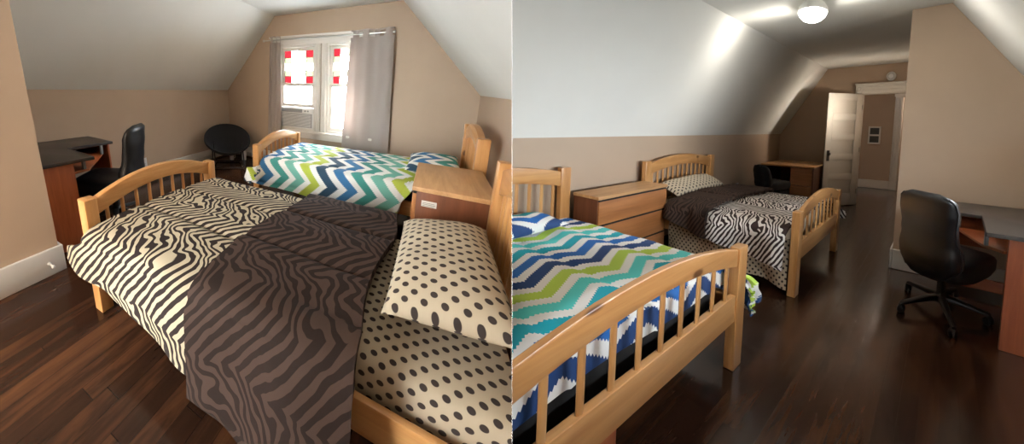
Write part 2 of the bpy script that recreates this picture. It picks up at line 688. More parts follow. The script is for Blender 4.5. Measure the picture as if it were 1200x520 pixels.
def build_shell(rm):
    s = rm.st
    W, H, L = s['W'], s['H'], s['L']
    tk = 0.08
    hall = L + 1.72
    yF = s['yF']
    m = M()
    m.box((-W - tk, -hall - 1.9, -0.10), (tk, yF + 0.14, 0.0), 0)
    struct(rm, 'floor', m, 'floor')
    gable = [(-W, 0), (0, 0), (0, s['hk']), (-s['s'], H), (-W + s['s2'], H), (-W, s['hk2'])]
    yF = s['yF']
    holes = [(a, b, WIN['z0'], WIN['z1']) for a, b in WIN['x']] if rm is ROOM_L else []
    struct(rm, 'wall_front', wall_panel(gable, holes, yF, 0.14), 'tan_paint')
    struct(rm, 'wall_back', wall_panel(gable, [(s['xd'] - 0.70, s['xd'], 0.0, s['hdoor'])], -L, -0.10), 'tan_paint')
    m = M()
    m.box((0, -L - 0.1, 0), (tk, yF + 0.14, s['hk']), 0)
    struct(rm, 'wall_right', m, 'tan_paint')
    m = M()
    if rm is ROOM_L:
        m.box((-W - tk, -L - 0.1, 0), (-W, yF + 0.14, s['hk2']), 0)
    else:
        (ya, yb), (za, zb) = (-3.30, -0.85), (0.95, 1.13)  # opening for the added daylight window
        m.box((-W - tk, -L - 0.1, 0), (-W, ya, s['hk2']), 0)
        m.box((-W - tk, yb, 0), (-W, yF + 0.14, s['hk2']), 0)
        m.box((-W - tk, ya, 0), (-W, yb, za), 0)
        m.box((-W - tk, ya, zb), (-W, yb, s['hk2']), 0)
    struct(rm, 'wall_left', m, 'tan_paint')
    m = M()
    m.prism([(0, s['hk']), (tk * 1.4, s['hk']), (-s['s'] + tk, H + tk), (-s['s'], H)], 'y', -L - 0.1, yF + 0.14)
    struct(rm, 'ceiling', m, 'ceiling_paint')
    m = M()
    m.prism([(-W, s['hk2']), (-W + s['s2'], H), (-W + s['s2'] - tk, H + tk), (-W - tk * 1.4, s['hk2'])], 'y', -L - 0.1, yF + 0.14)
    struct(rm, 'ceiling', m, 'ceiling_paint')
    m = M()
    m.box((-W + s['s2'] - tk, -L - 0.1, H), (-s['s'] + tk, yF + 0.14, H + tk), 0)
    struct(rm, 'ceiling', m, 'ceiling_paint')
    # the boxed-in corner that juts into the room
    xj, yj = s['xj'], s['yj']
    m = M()
    e = 0.012
    k = s['s2'] / (H - s['hk2'])
    m.prism([(-W + 0.002, 0), (xj, 0), (xj, H - 0.001), (-W + s['s2'] + 0.002, H - 0.001), (-W + 0.002, s['hk2'])], 'y', -L + 0.002, yj)
    struct(rm, 'wall_side', m, 'tan_paint')
    # baseboards
    def bb(name, lo, hi):
        b = M()
        b.box(lo, hi, 0.006)
        struct(rm, name, b, 'white_trim')
    bb('baseboard_side', (xj, -L + 0.01, 0), (xj + 0.022, yj + 0.022, 0.185))
    bb('baseboard_side', (-W + 0.01, yj, 0), (xj, yj + 0.022, 0.185))
    bb('baseboard_back', (s['xd'] + 0.17, -L, 0), (-0.005, -L + 0.022, 0.185))


for rm in (ROOM_L, ROOM_R):
    build_shell(rm)

# the slender partition between the rooms; it tapers to its end where the camera stands
def partition(corners):
    mb = M()
    vs = [mb.bm.verts.new(p + _camup * h) for p in corners for h in (-2.4, 2.0)]
    for q in ((0, 2, 3, 1), (2, 4, 5, 3), (4, 6, 7, 5), (6, 0, 1, 7), (0, 6, 4, 2), (1, 3, 5, 7)):
        mb.bm.faces.new([vs[i] for i in q])
    bmesh.ops.recalc_face_normals(mb.bm, faces=mb.bm.faces[:])
    for v in mb.bm.verts:
        v[mb.pm] = v.co
    me = bpy.data.meshes.new('wall_partition')
    mb.bm.to_mesh(me)
    mb.bm.free()
    me.materials.append(MAT['tan_paint'])
    o = bpy.data.objects.new('wall_partition', me)
    COL.objects.link(o)
    o['kind'] = 'structure'


dl, dr_ = cam_dir(599.89), cam_dir(600.11)
partition([CAMP + dl * 0.33, CAMP + dr_ * 0.33, CAMP + dr_ * 11.0, CAMP + dl * 11.0])
dm = cam_dir(600.0).normalized()
dn = dm.cross(_camup).normalized()
partition([CAMP - dm * 0.16 - dn * 0.02, CAMP - dm * 0.16 + dn * 0.02, CAMP - dm * 9.0 + dn * 0.02, CAMP - dm * 9.0 - dn * 0.02])  # added piece behind the camera, keeps sky light from leaking in


# ------------------------------------------------------------------ window
def build_window(rm, detailed):
    s = rm.st
    WN = WIN
    at = (0, s['yF'], 0)
    x0, x1 = WN["x"][0][0], WN["x"][-1][1]
    z0, z1 = WN['z0'], WN['z1']
    for wi, (a, b) in enumerate(WN['x']):
        root = M()
        # box frame in the opening
        for lo, hi in (((a, 0.0, z0), (a + 0.03, 0.13, z1)), ((b - 0.03, 0.0, z0), (b, 0.13, z1)), ((a, 0, z1 - 0.03), (b, 0.13, z1)), ((a, 0, z0), (b, 0.13, z0 + 0.03))):
            root.box(lo, hi, 0.003)
        w = struct(rm, 'window_%d' % (wi + 1), root, 'white_trim', at)
        zm = 1.29
        # upper sash with leaded coloured glass
        f = M()
        ia, ib = a + 0.03, b - 0.03
        y0, y1 = 0.07, 0.10
        fw = 0.045
        for lo, hi in (((ia, y0, zm), (ia + fw, y1, z1 - 0.03)), ((ib - fw, y0, zm), (ib, y1, z1 - 0.03)), ((ia, y0, z1 - 0.03 - fw), (ib, y1, z1 - 0.03)), ((ia, y0, zm), (ib, y1, zm + 0.05))):
            f.box(lo, hi, 0.004)
        us = part(rm, w, 'upper_sash', f, 'white_trim')
        g = M()
        ga, gb = ia + fw, ib - fw
        ca, cb = zm + 0.05, z1 - 0.03 - fw
        gw, gh = gb - ga, cb - ca
        cols = [0.0, 0.24, 0.5, 0.76, 1.0]
        rows = [0.0, 0.21, 0.38, 0.62, 0.79, 1.0]
        for ci in range(4):
            for ri in range(5):
                corner = ci in (0, 3) and ri in (0, 4)
                side = ci in (0, 3) and ri in (1, 2, 3)
                g.mi = 1 if corner else (2 if side and ri != 2 else (3 if (ci + ri) % 3 == 0 else 0))
                g.box((ga + cols[ci] * gw, 0.082, ca + rows[ri] * gh), (ga + cols[ci + 1] * gw, 0.087, ca + rows[ri + 1] * gh), 0)
        part(rm, us, 'stained_glass', g, ['glass_clear', 'glass_red', 'glass_green', 'glass_cream'], label='stained glass with red corner squares')
        ld = M()
        for c in cols[1:-1]:
            ld.box((ga + c * gw - 0.004, 0.078, ca), (ga + c * gw + 0.004, 0.091, cb), 0)
        for r in rows[1:-1]:
            ld.box((ga, 0.078, ca + r * gh - 0.004), (gb, 0.091, ca + r * gh + 0.004), 0)
        part(rm, us, 'leading', ld, 'grey_plastic')
        f = M()
        y0, y1 = 0.035, 0.065
        zb = 0.96 if (wi == 0 and detailed) else z0 + 0.03
        for lo, hi in (((ia, y0, zb), (ia + fw, y1, zm + 0.04)), ((ib - fw, y0, zb), (ib, y1, zm + 0.04)), ((ia, y0, zm), (ib, y1, zm + 0.04)), ((ia, y0, zb), (ib, y1, zb + 0.055))):
            f.box(lo, hi, 0.004)
        ls = part(rm, w, 'lower_sash', f, 'white_trim')
        g = M()
        g.box((ia + fw, 0.048, zb + 0.055), (ib - fw, 0.052, zm), 0)
        part(rm, ls, 'pane', g, 'glass_clear')
    # casing
    c = M()
    def fluted(xa, xb, za, zb):
        c.box((xa, -0.028, za), (xb, 0.0, zb), 0.003)
        n = max(2, int((xb - xa) / 0.04))
        for i in range(n):
            xc = xa + (i + 0.5) * (xb - xa) / n
            c.box((xc - 0.011, -0.038, za + 0.02), (xc + 0.011, -0.02, zb - 0.02), 0.006)
    fluted(x0 - 0.11, x0, z0 - 0.0, z1)
    fluted(x1, x1 + 0.11, z0 - 0.0, z1)
    if detailed:
        fluted(WN['x'][0][1], WN['x'][0][1] + 0.075, z0, z1)
        fluted(WN['x'][0][1] + 0.09, WN['x'][1][0], z0, z1)
    c.box((x0 - 0.12, -0.032, z1), (x1 + 0.12, 0, z1 + 0.105), 0.004)
    c.box((x0 - 0.14, -0.055, z1 + 0.105), (x1 + 0.14, 0, z1 + 0.135), 0.006)
    c.box((x0 - 0.15, -0.075, z0 - 0.035), (x1 + 0.15, 0.03, z0), 0.006)
    c.box((x0 - 0.11, -0.03, z0 - 0.12), (x1 + 0.11, 0, z0 - 0.035), 0.004)
    struct(rm, 'trim_1', c, 'white_trim', at)
    # the sky's light enters here
    for a, b in WN['x']:
        ld = bpy.data.lights.new('window_sky_portal', 'AREA')
        ld.shape = 'RECTANGLE'
        ld.size = (b - a) * rm.S.x
        ld.size_y = (z1 - z0) * rm.S.z
        ld.cycles.is_portal = True
        lo = bpy.data.objects.new('window_sky_portal', ld)
        COL.objects.link(lo)
        x_ax, z_ax = rm.R @ Vector((-1, 0, 0)), rm.R @ Vector((0, 1, 0))
        y_ax = z_ax.cross(x_ax)
        mw = Matrix((x_ax, y_ax, z_ax)).transposed().to_4x4()
        mw.translation = rm.w(((a + b) / 2, s['yF'] + 0.16, (z0 + z1) / 2))
        lo.matrix_world = mw


# the right-hand room is lit by an added, unseen window in its side wall
SIDE = dict(y=(-3.30, -0.85), z=(0.95, 1.13))


def build_added_window(rm):
    W = rm.st['W']
    ya, yb = SIDE['y']
    za, zb = SIDE['z']
    m = M()
    for lo, hi in (((-W - 0.10, ya, za), (-W, ya + 0.04, zb)), ((-W - 0.10, yb - 0.04, za), (-W, yb, zb)), ((-W - 0.10, ya, zb - 0.04), (-W, yb, zb)), ((-W - 0.10, ya, za), (-W, yb, za + 0.04))):
        m.box(lo, hi, 0.003)
    w = struct(rm, 'window_1', m, 'white_trim')
    m = M()
    n = 4
    for k in range(1, n):
        y = ya + (yb - ya) * k / n
        m.box((-W - 0.07, y - 0.02, za + 0.03), (-W - 0.03, y + 0.02, zb - 0.03), 0.004)
    part(rm, w, 'sash', m, 'white_trim')
    m = M()
    m.box((-W - 0.054, ya + 0.03, za + 0.03), (-W - 0.048, yb - 0.03, zb - 0.03), 0)
    part(rm, w, 'pane', m, 'glass_clear')
    m = M()
    m.box((-W, ya - 0.09, zb), (-W + 0.025, yb + 0.09, zb + 0.07), 0.004)
    m.box((-W, ya - 0.09, za - 0.09), (-W + 0.025, yb + 0.09, za), 0.004)
    m.box((-W, ya - 0.09, za), (-W + 0.025, ya, zb), 0.004)
    m.box((-W, yb, za), (-W + 0.025, yb + 0.09, zb), 0.004)
    struct(rm, 'trim_1', m, 'white_trim')
    ld = bpy.data.lights.new('window_sky_portal', 'AREA')
    ld.shape = 'RECTANGLE'
    ld.size = (yb - ya) * rm.S.y
    ld.size_y = (zb - za) * rm.S.z
    ld.cycles.is_portal = True
    lo = bpy.data.objects.new('window_sky_portal', ld)
    COL.objects.link(lo)
    z_ax = rm.R @ Vector((-1, 0, 0))
    x_ax = rm.R @ Vector((0, -1, 0))
    mw = Matrix((x_ax, z_ax.cross(x_ax), z_ax)).transposed().to_4x4()
    mw.translation = rm.w((-W - 0.12, (ya + yb) / 2, (za + zb) / 2))
    lo.matrix_world = mw


build_window(ROOM_L, True)
build_added_window(ROOM_R)


# ------------------------------------------------------------------ door, hall (right-hand room)
def build_door(rm):
    s = rm.st
    L, xd, hd = s['L'], s['xd'], s['hdoor']
    c = M()
    c.box((xd, -L, 0), (xd + 0.11, -L + 0.025, hd), 0.004)
    c.box((xd - 0.81, -L, 0), (xd - 0.70, -L + 0.025, hd), 0.004)
    c.box((xd + 0.02, -L, 0), (xd + 0.035, -L + 0.035, hd), 0.005)
    c.box((xd - 0.81, -L, hd), (xd + 0.11, -L + 0.028, hd + 0.15), 0.004)
    c.box((xd - 0.70, -L, hd + 0.045), (xd, -L + 0.038, hd + 0.06), 0.004)
    c.box((xd - 0.70, -L, hd + 0.10), (xd, -L + 0.036, hd + 0.115), 0.004)
    c.box((xd - 0.83, -L, hd + 0.15), (xd + 0.13, -L + 0.05, hd + 0.175), 0.006)
    c.box((xd, -L, hd), (xd + 0.12, -L + 0.036, hd + 0.15), 0.004)      # corner block with a turned boss
    c.lathe([(0.045, -L + 0.036), (0.045, -L + 0.043), (0.03, -L + 0.048), (0.012, -L + 0.044)], 20, (xd + 0.06, 0, hd + 0.075), 'y')
    c.box((xd - 0.012, -L - 0.10, 0), (xd + 0.0, -L, hd), 0.002)
    c.box((xd - 0.70, -L - 0.10, hd - 0.012), (xd, -L, hd), 0.002)
    struct(rm, 'trim_2', c, 'white_trim')
    # five-panel door standing open
    hx, hy = xd - 0.005, -L + 0.05
    yaw = math.atan2(-5.30 + 5.72, -1.12 + 1.59)
    wd, th = 0.625, 0.036
    root = bpy.data.objects.new('door_1', None)
    COL.objects.link(root)
    mw = rm.R.to_4x4()
    mw.translation = rm.w((hx, hy, 0))
    root.matrix_world = mw
    root['kind'] = 'structure'
    d = M()
    st_ = 0.10
    z0, z1 = 0.012, hd - 0.012
    d.box((0, 0, z0), (st_, th, z1), 0.003)
    d.box((wd - st_, 0, z0), (wd, th, z1), 0.003)
    rails = [z0, z0 + 0.19]
    n = 5
    top = z1 - 0.10
    ph = (top - (z0 + 0.19) - 4 * 0.085) / 5
    d.box((st_, 0, z0), (wd - st_, th, z0 + 0.19), 0.003)
    z = z0 + 0.19
    for i in range(5):
        d.box((st_ - 0.002, 0.016, z - 0.003), (wd - st_ + 0.002, th - 0.016, z + ph + 0.003), 0)
        # ogee sticking round the panel
        for yy in (0.002, th - 0.012):
            d.box((st_, yy, z), (st_ + 0.012, yy + 0.010, z + ph), 0.004)
            d.box((wd - st_ - 0.012, yy, z), (wd - st_, yy + 0.010, z + ph), 0.004)
            d.box((st_, yy, z), (wd - st_, yy + 0.010, z + 0.012), 0.004)
            d.box((st_, yy, z + ph - 0.012), (wd - st_, yy + 0.010, z + ph), 0.004)
        z += ph
        d.box((st_, 0, z), (wd - st_, th, z + (0.085 if i < 4 else z1 - z)), 0.003)
        z += 0.085
    leaf = part(rm, root, 'door_leaf', d, 'white_door', yaw)
    for sd, yy in ((1, th), (-1, 0)):
        k = M()
        k.box((wd - 0.085, min(yy, yy + sd * 0.006), 0.78), (wd - 0.035, max(yy, yy + sd * 0.006), 0.96), 0.003)
        part(rm, leaf, 'lock_plate', k, 'black_metal', yaw)
        k = M()
        k.lathe([(0.010, yy), (0.010, yy + sd * 0.03), (0.024, yy + sd * 0.035), (0.028, yy + sd * 0.05), (0.02, yy + sd * 0.062), (0.005, yy + sd * 0.066)], 20, (wd - 0.06, 0, 0.90), 'y')
        part(rm, leaf, 'door_knob', k, 'black_metal', yaw)
    for zz in (0.25, 0.97, 1.70):
        k = M()
        k.tube([(0.0, th + 0.004, zz - 0.04), (0.0, th + 0.004, zz + 0.04)], 0.008, 10)
        part(rm, leaf, 'hinge', k, 'nickel', yaw)
    # hallway behind the door
    yh = -L - 1.70
    hw = [(-1.88, -0.95)]
    m = M()
    m.box((-1.90, yh - 0.1, 0), (-0.95, yh, 2.35), 0)
    m.box((-3.2, yh - 0.1, 2.05), (-1.90, yh, 2.35), 0)
    m.box((-3.2, yh - 0.1, 0), (-2.72, yh, 2.05), 0)
    struct(rm, 'wall_hall', m, 'tan_paint')
    m = M()
    m.box((-0.97, yh - 0.1, 0), (-0.87, -L - 0.1, 2.35), 0)
    struct(rm, 'wall_hall_right', m, 'tan_paint')
    m = M()
    m.box((-3.3, yh - 0.1, 0), (-3.2, -L - 0.1, 2.35), 0)
    struct(rm, 'wall_hall_left', m, 'tan_paint')
    m = M()
    m.box((-3.3, yh - 1.9, 2.35), (-0.87, -L - 0.1, 2.43), 0)
    struct(rm, 'ceiling_hall', m, 'ceiling_paint')
    m = M()
    m.box((-3.3, yh - 1.9, 0), (-1.2, yh - 1.8, 2.35), 0)
    struct(rm, 'wall_beyond', m, 'tan_paint')
    m = M()
    m.box((-1.3, yh - 1.8, 0), (-1.2, yh - 0.1, 2.35), 0)
    m.box((-3.3, yh - 1.8, 0), (-3.2, yh - 0.1, 2.35), 0)
    struct(rm, 'wall_beyond', m, 'tan_paint')
    c = M()
    for xa, xb in ((-2.04, -1.88), (-2.78, -2.64)):
        c.box((xa, yh, 0), (xb, yh + 0.025, 2.09), 0.004)
        for i in range(3):
            xc = xa + (i + 0.5) * (xb - xa) / 3
            c.box((xc - 0.015, yh, 0.2), (xc + 0.015, yh + 0.036, 2.0), 0.006)
    c.box((-2.80, yh, 2.05), (-1.86, yh + 0.03, 2.20), 0.004)
    c.box((-2.04, yh - 0.1, 0), (-2.02, yh, 2.06), 0.002)
    struct(rm, 'trim_3', c, 'white_trim')
    m = M()
    m.box((-1.88, yh, 0), (-0.97, yh + 0.022, 0.19), 0.006)
    m.box((-0.992, yh, 0), (-0.97, -L - 0.1, 0.19), 0.006)
    struct(rm, 'baseboard_hall', m, 'white_trim')
    for nm, p, e in (('added_hall_light', (-1.5, -L - 0.36, 2.27), 16.0), ('added_beyond_light', (-2.3, yh - 0.30, 2.25), 40.0)):  # unseen lights added to brighten the passage and the room beyond
        ld = bpy.data.lights.new(nm, 'POINT')
        ld.energy = e
        ld.color = (1.0, 0.9, 0.78)
        ld.shadow_soft_size = 0.12
        lo = bpy.data.objects.new(nm, ld)
        lo.location = rm.w(p)
        COL.objects.link(lo)
    # framed pair of dark panes on the hall wall
    t = thing(rm, 'wall_frame', 'white frame with two dark square panes on the hallway wall beyond the door', 'picture frame', (-1.495, yh, 1.20))
    f = M()
    w2, h2 = 0.135, 0.20
    f.box((-w2, 0.0, -h2), (-w2 + 0.035, 0.03, h2), 0.003)
    f.box((w2 - 0.035, 0.0, -h2), (w2, 0.03, h2), 0.003)
    f.box((-w2, 0, h2 - 0.035), (w2, 0.03, h2), 0.003)
    f.box((-w2, 0, -h2), (w2, 0.03, -h2 + 0.035), 0.003)
    f.box((-w2, 0, -0.018), (w2, 0.03, 0.018), 0.003)
    part(rm, t, 'frame', f, 'white_trim')
    for za, zb in ((-h2 + 0.03, -0.014), (0.014, h2 - 0.03)):
        f = M()
        f.box((-w2 + 0.03, 0.004, za), (w2 - 0.03, 0.014, zb), 0.001)
        part(rm, t, 'dark_pane', f, 'dark_pane')
    # smoke alarm over the door
    t = thing(rm, 'smoke_detector', 'round white smoke alarm on the tan wall above the doorway', 'smoke detector', (-2.01, -L, 2.215))
    f = M()
    f.lathe([(0.078, 0.0), (0.078, 0.012), (0.070, 0.026), (0.050, 0.034), (0.02, 0.036)], 32, (0, 0, 0), 'y')
    part(rm, t, 'housing', f, 'white_plastic')
    f = M()
    f.tube([(0.045 * math.cos(a), 0.034, 0.045 * math.sin(a)) for a in [2 * PI * k / 30 for k in range(30)]], 0.004, 8, closed=True)
    part(rm, t, 'vent_ring', f, 'grey_plastic')


build_door(ROOM_R)


# ------------------------------------------------------------------ ceiling lamps
def build_lamp(rm, mat, label):
    t = thing(rm, 'ceiling_lamp', label, 'ceiling lamp', (-1.73, -3.05, rm.st['H']))
    f = M()
    f.lathe([(0.105, 0.0), (0.112, -0.010), (0.128, -0.035), (0.134, -0.060), (0.134, -0.074), (0.128, -0.076), (0.122, -0.060), (0.10, -0.03)], 32)
    part(rm, t, 'mount', f, 'white_plastic')
    f = M()
    f.lathe([(0.110, -0.060), (0.126, -0.072), (0.126, -0.080), (0.116, -0.105), (0.090, -0.132), (0.05, -0.150), (0.008, -0.155)], 32)
    part(rm, t, 'glass_shade', f, mat, sharp=80)
    return t


build_lamp(ROOM_R, 'lamp_glass_right', 'glowing white glass dome lamp on the flat ceiling, before the open door')
build_lamp(ROOM_L, 'lamp_glass_left', 'glass dome ceiling lamp above the near zebra bed in the left room')


# added wall lamp, hidden from the camera, to brighten the door and its nook
t = thing(ROOM_R, 'added_wall_lamp', 'added unseen wall lamp round the corner of the jutting wall, by the open door', 'wall lamp', (ST_R['xj'], -5.35, 1.62))
m = M()
m.lathe([(0.055, 0.0), (0.055, 0.012), (0.02, 0.02), (0.012, 0.03), (0.02, 0.034)], 20, (0, 0, 0), 'x')
part(ROOM_R, t, 'bracket', m, 'nickel')
m = M()
m.lathe([(0.02, -0.03), (0.034, -0.01), (0.042, 0.05), (0.044, 0.10), (0.03, 0.115)], 24, (0.06, 0, 0))
MAT['added_lamp_glass'] = emit_mat('added_lamp_glass', (1.0, 0.88, 0.74, 1), ADDED_LAMP)
part(ROOM_R, t, 'glass_shade', m, 'added_lamp_glass', sharp=80)


# ------------------------------------------------------------------ bed frames
def arch_rail(x0, x1, b, za, zm, ba, bm_, n=20):
    """arched rail between posts: bottom/top heights at the ends (za) and at the middle (zm)"""
    m = M()
    top, bot = [], []
    for i in range(n + 1):
        t = -1 + 2 * i / n
        k = (1 - t * t) if True else 0
        top.append((t * b, za[1] + (zm[1] - za[1]) * k))
        bot.append((t * b, za[0] + (zm[0] - za[0]) * k))
    m.prism(top + bot[::-1], 'x', x0, x1, 0.0)
    bmesh.ops.bevel(m.bm, geom=[e for e in m.bm.edges if len(e.link_faces) == 2 and e.calc_face_angle(0) > 1.0], offset=0.008, segments=2, profile=0.5, affect='EDGES')
    return m


def build_bed(rm, label, xf, yc, Lb, b, hf, hh, sheet, dust=True):
    """x from the foot posts to the head posts"""
    t = thing(rm, 'bed', label, 'bed', (xf, yc, 0), None)
    pw = 0.036
    def P(name, m, mat, parent=t, **k):
        return part(rm, parent, name, m, mat, 0.0, **k)
    for x, h, nm in ((0.0, hf, 'foot_post'), (Lb, hh, 'head_post')):
        for sy in (-1, 1):
            m = M()
            m.box((x - pw, sy * b - pw, 0), (x + pw, sy * b + pw, h), 0.006)
            P(nm, m, 'pine_z')
    bi = b - pw + 0.004
    # footboard
    P('foot_rail', arch_rail(-0.022, 0.022, bi, (hf - 0.105, hf - 0.01), (hf - 0.012, hf + 0.085), 0, 0), 'pine_y')
    m = M()
    m.box((-0.022, -bi, 0.27), (0.022, bi, 0.415), 0.005)
    P('foot_lower_rail', m, 'pine_y')
    n = 9 if b < 0.54 else 10
    for i in range(n):
        y = -b + (i + 1) * 2 * b / (n + 1)
        k = 1 - (y / b) ** 2
        m = M()
        m.tube([(0, y, 0.405), (0, y, hf - 0.10 + 0.09 * k)], 0.0115, 10)
        P('foot_spindle', m, 'pine_z')
    # headboard
    P('head_rail', arch_rail(Lb - 0.022, Lb + 0.022, bi, (hh - 0.15, hh - 0.03), (hh - 0.075, hh + 0.045), 0, 0), 'pine_y')
    m = M()
    m.box((Lb - 0.022, -bi, 0.30), (Lb + 0.022, bi, 0.50), 0.005)
    P('head_lower_rail', m, 'pine_y')
    n = 13
    for i in range(n):
        y = -b + (i + 1) * 2 * b / (n + 1)
        k = 1 - (y / b) ** 2
        m = M()
        m.tube([(Lb, y, 0.49), (Lb, y, hh - 0.145 + 0.07 * k)], 0.0115, 10)
        P('head_spindle', m, 'pine_z')
    # side rails
    for sy in (-1, 1):
        m = M()
        y = sy * (b - 0.012)
        m.box((pw, y - 0.013, 0.275), (Lb - pw, y + 0.013, 0.40), 0.004)
        P('side_rail', m, 'pine_x')
    m = M()
    m.box((pw, -b + 0.03, 0.285), (Lb - pw, b - 0.03, 0.315), 0.003)
    P('slat_base', m, 'dark_base')
    # mattress in its sheet
    mb_ = b - 0.055
    m = M()
    nx, x0, x1 = 24, 0.115, Lb - 0.045
    rings = []
    prof = superellipse(mb_, 0.095, 40, 7)
    def ring(x, sc):
        return [(x, p[0] * sc, 0.405 + p[1] * sc) for p in prof]
    rings = [ring(x0, 0.93), ring(x0 + 0.012, 0.98)] + [ring(x0 + 0.03 + (x1 - x0 - 0.06) * i / nx, 1.0) for i in range(nx + 1)] + [ring(x1 - 0.012, 0.98), ring(x1, 0.93)]
    m.loft(rings)
    arc = [0.0]
    for p_, q_ in zip(prof, prof[1:]):
        arc.append(arc[-1] + math.hypot(q_[0] - p_[0], q_[1] - p_[1]))
    for k_, v in enumerate(list(m.bm.verts)):
        y, z = v.co.y, v.co.z
        v[m.pm] = Vector((v.co.x, arc[k_ % 40], 0))
        v[m.flag] = 1
        nz = noise.noise(Vector((v.co.x * 5, y * 5, 1.7)))
        v.co.z += 0.006 * nz
    P('mattress', m, sheet, sharp=60)
    return t


def cloth_z(e, top, soft=0.035):
    """height of cloth e metres past the mattress edge"""
    return top - (math.sqrt(e * e + soft * soft) - soft if e > 0 else 0.0)


def build_comforter(rm, name, label, cat, loc, mb_, x0f, x1f, near, far, top, mat, out=0.05, flare=0.12, foot=0.0, nu=90, nv=110, amp=0.010, puff=0.35, crown=0.02, parent=None, seed=0.0, thick=0.02, offu=0.0, foldname=None, kindname=None, fmats=None):
    """x0f(s), x1f(s): the lengthwise ends for cross position s; near(x), far(x): cloth length past the mattress edges (-y, +y)"""
    m = M()
    def fn(u, v):
        xm = u
        n_, f_ = near(u), far(u)
        s_ = -(mb_ + n_) + v * (2 * mb_ + n_ + f_)
        x0, x1 = x0f(s_), x1f(s_)
        x = x0 + u * (x1 - x0)
        a = abs(s_)
        e = max(0.0, a - mb_)
        sg = 1 if s_ > 0 else -1
        if e > 0:
            y = sg * (mb_ + out * (1 - math.exp(-e / 0.035)) + flare * e)
            z = cloth_z(e, top)
        else:
            y = s_
            z = top + crown * (1 - (a / mb_) ** 2)
        xx, px = x, x
        if foot > 0:
            d = 0.0
            l = (u * (x1 - x0 + foot))
            if l < foot:
                d = foot - l
                xx = x0 - 0.0 + 0.012 * math.sin(9 * s_)
                z = min(z, z - (math.sqrt(d * d + 0.03 ** 2) - 0.03) if e == 0 else top - max(d, e))
                px = x0 - d
            else:
                xx = x0 + l - foot
                px = xx
        # wrinkles and quilting
        w = noise.noise(Vector((xx * 3.2 + seed, s_ * 3.2, seed))) * amp + noise.noise(Vector((xx * 9 + seed, s_ * 7, 3 + seed))) * amp * 0.45
        ql = 0.0
        if puff > 0:
            qv = (s_ + 10) % puff
            ql = -0.014 * math.exp(-(min(qv, puff - qv) / 0.016) ** 2)
        if e > 0:
            fold = 0.018 * min(1, e / 0.15) * math.sin(xx * 11 + 2 * noise.noise(Vector((xx * 2, seed, 0))))
            y += sg * (w * 1.5 + fold + ql)
        else:
            z += w + ql
        return Vector((xx, y, max(z, 0.012))), (px + offu, s_, 0)
    m.grid(fn, nu, nv)
    # thickness: a lower layer joined along the hem
    bm = m.bm
    bmesh.ops.recalc_face_normals(bm, faces=bm.faces[:])
    bm.normal_update()
    up = sum((f.normal.z for f in bm.faces))
    if up < 0:
        bmesh.ops.reverse_faces(bm, faces=bm.faces[:])
        bm.normal_update()
    nor = {v: v.normal.copy() for v in bm.verts}
    ov = list(bm.verts)
    low = {}
    for v in ov:
        q = bm.verts.new(v.co - nor[v] * thick)
        q[m.pm] = v[m.pm]
        q[m.flag] = 1
        low[v] = q
    of = list(bm.faces)
    be = [e for e in bm.edges if len(e.link_faces) == 1]
    for f in of:
        bm.faces.new([low[v] for v in reversed(f.verts)])
    for e in be:
        a_, b_ = e.verts
        bm.faces.new((a_, b_, low[b_], low[a_]))
    bmesh.ops.recalc_face_normals(bm, faces=bm.faces[:])
    if parent is not None:
        return part(rm, parent, name, m, mat, 0.0, label=label, sharp=70)
    return single(rm, name, m, mat, loc, label, cat, sharp=70)


def pillow_mesh(lx, ly, h, seed=0.0, nu=34, nv=44, pu=0.0):
    m = M()
    def surf(sgn):
        def fn(u, v):
            a, b = 2 * u - 1, 2 * v - 1
            k = max(0.0, (1 - abs(a) ** 3.2)) ** 0.55 * max(0.0, (1 - abs(b) ** 3.2)) ** 0.55
            pin = 1 - 0.05 * (a * a * (1 - b * b) + b * b * (1 - a * a)) - 0.0
            x = a * lx / 2 * (1 - 0.05 * (1 - b * b) * 0 - 0.045 * (1 - abs(b)) * abs(a) * 0) * (1 - 0.04 * (1 - b ** 4))
            y = b * ly / 2 * (1 - 0.04 * (1 - a ** 4))
            w = noise.noise(Vector((x * 9 + seed, y * 9, seed))) * 0.010 * k
            z = sgn * h * (0.62 if sgn > 0 else 0.38) * k + w
            return Vector((x, y, z)), (x + pu, y, 0)
        return fn
    m.grid(surf(1), nu, nv)
    m.grid(surf(-1), nu, nv)
    bmesh.ops.remove_doubles(m.bm, verts=m.bm.verts, dist=0.0004)
    bmesh.ops.recalc_face_normals(m.bm, faces=m.bm.faces[:])
    return m


def lerp_tab(tab):
    def f(x):
        if x <= tab[0][0]:
            return tab[0][1]
        for (a, p), (b, q) in zip(tab, tab[1:]):
            if x <= b:
                k = (x - a) / (b - a)
                k = k * k * (3 - 2 * k)
                return p + (q - p) * k
        return tab[-1][1]
    return f


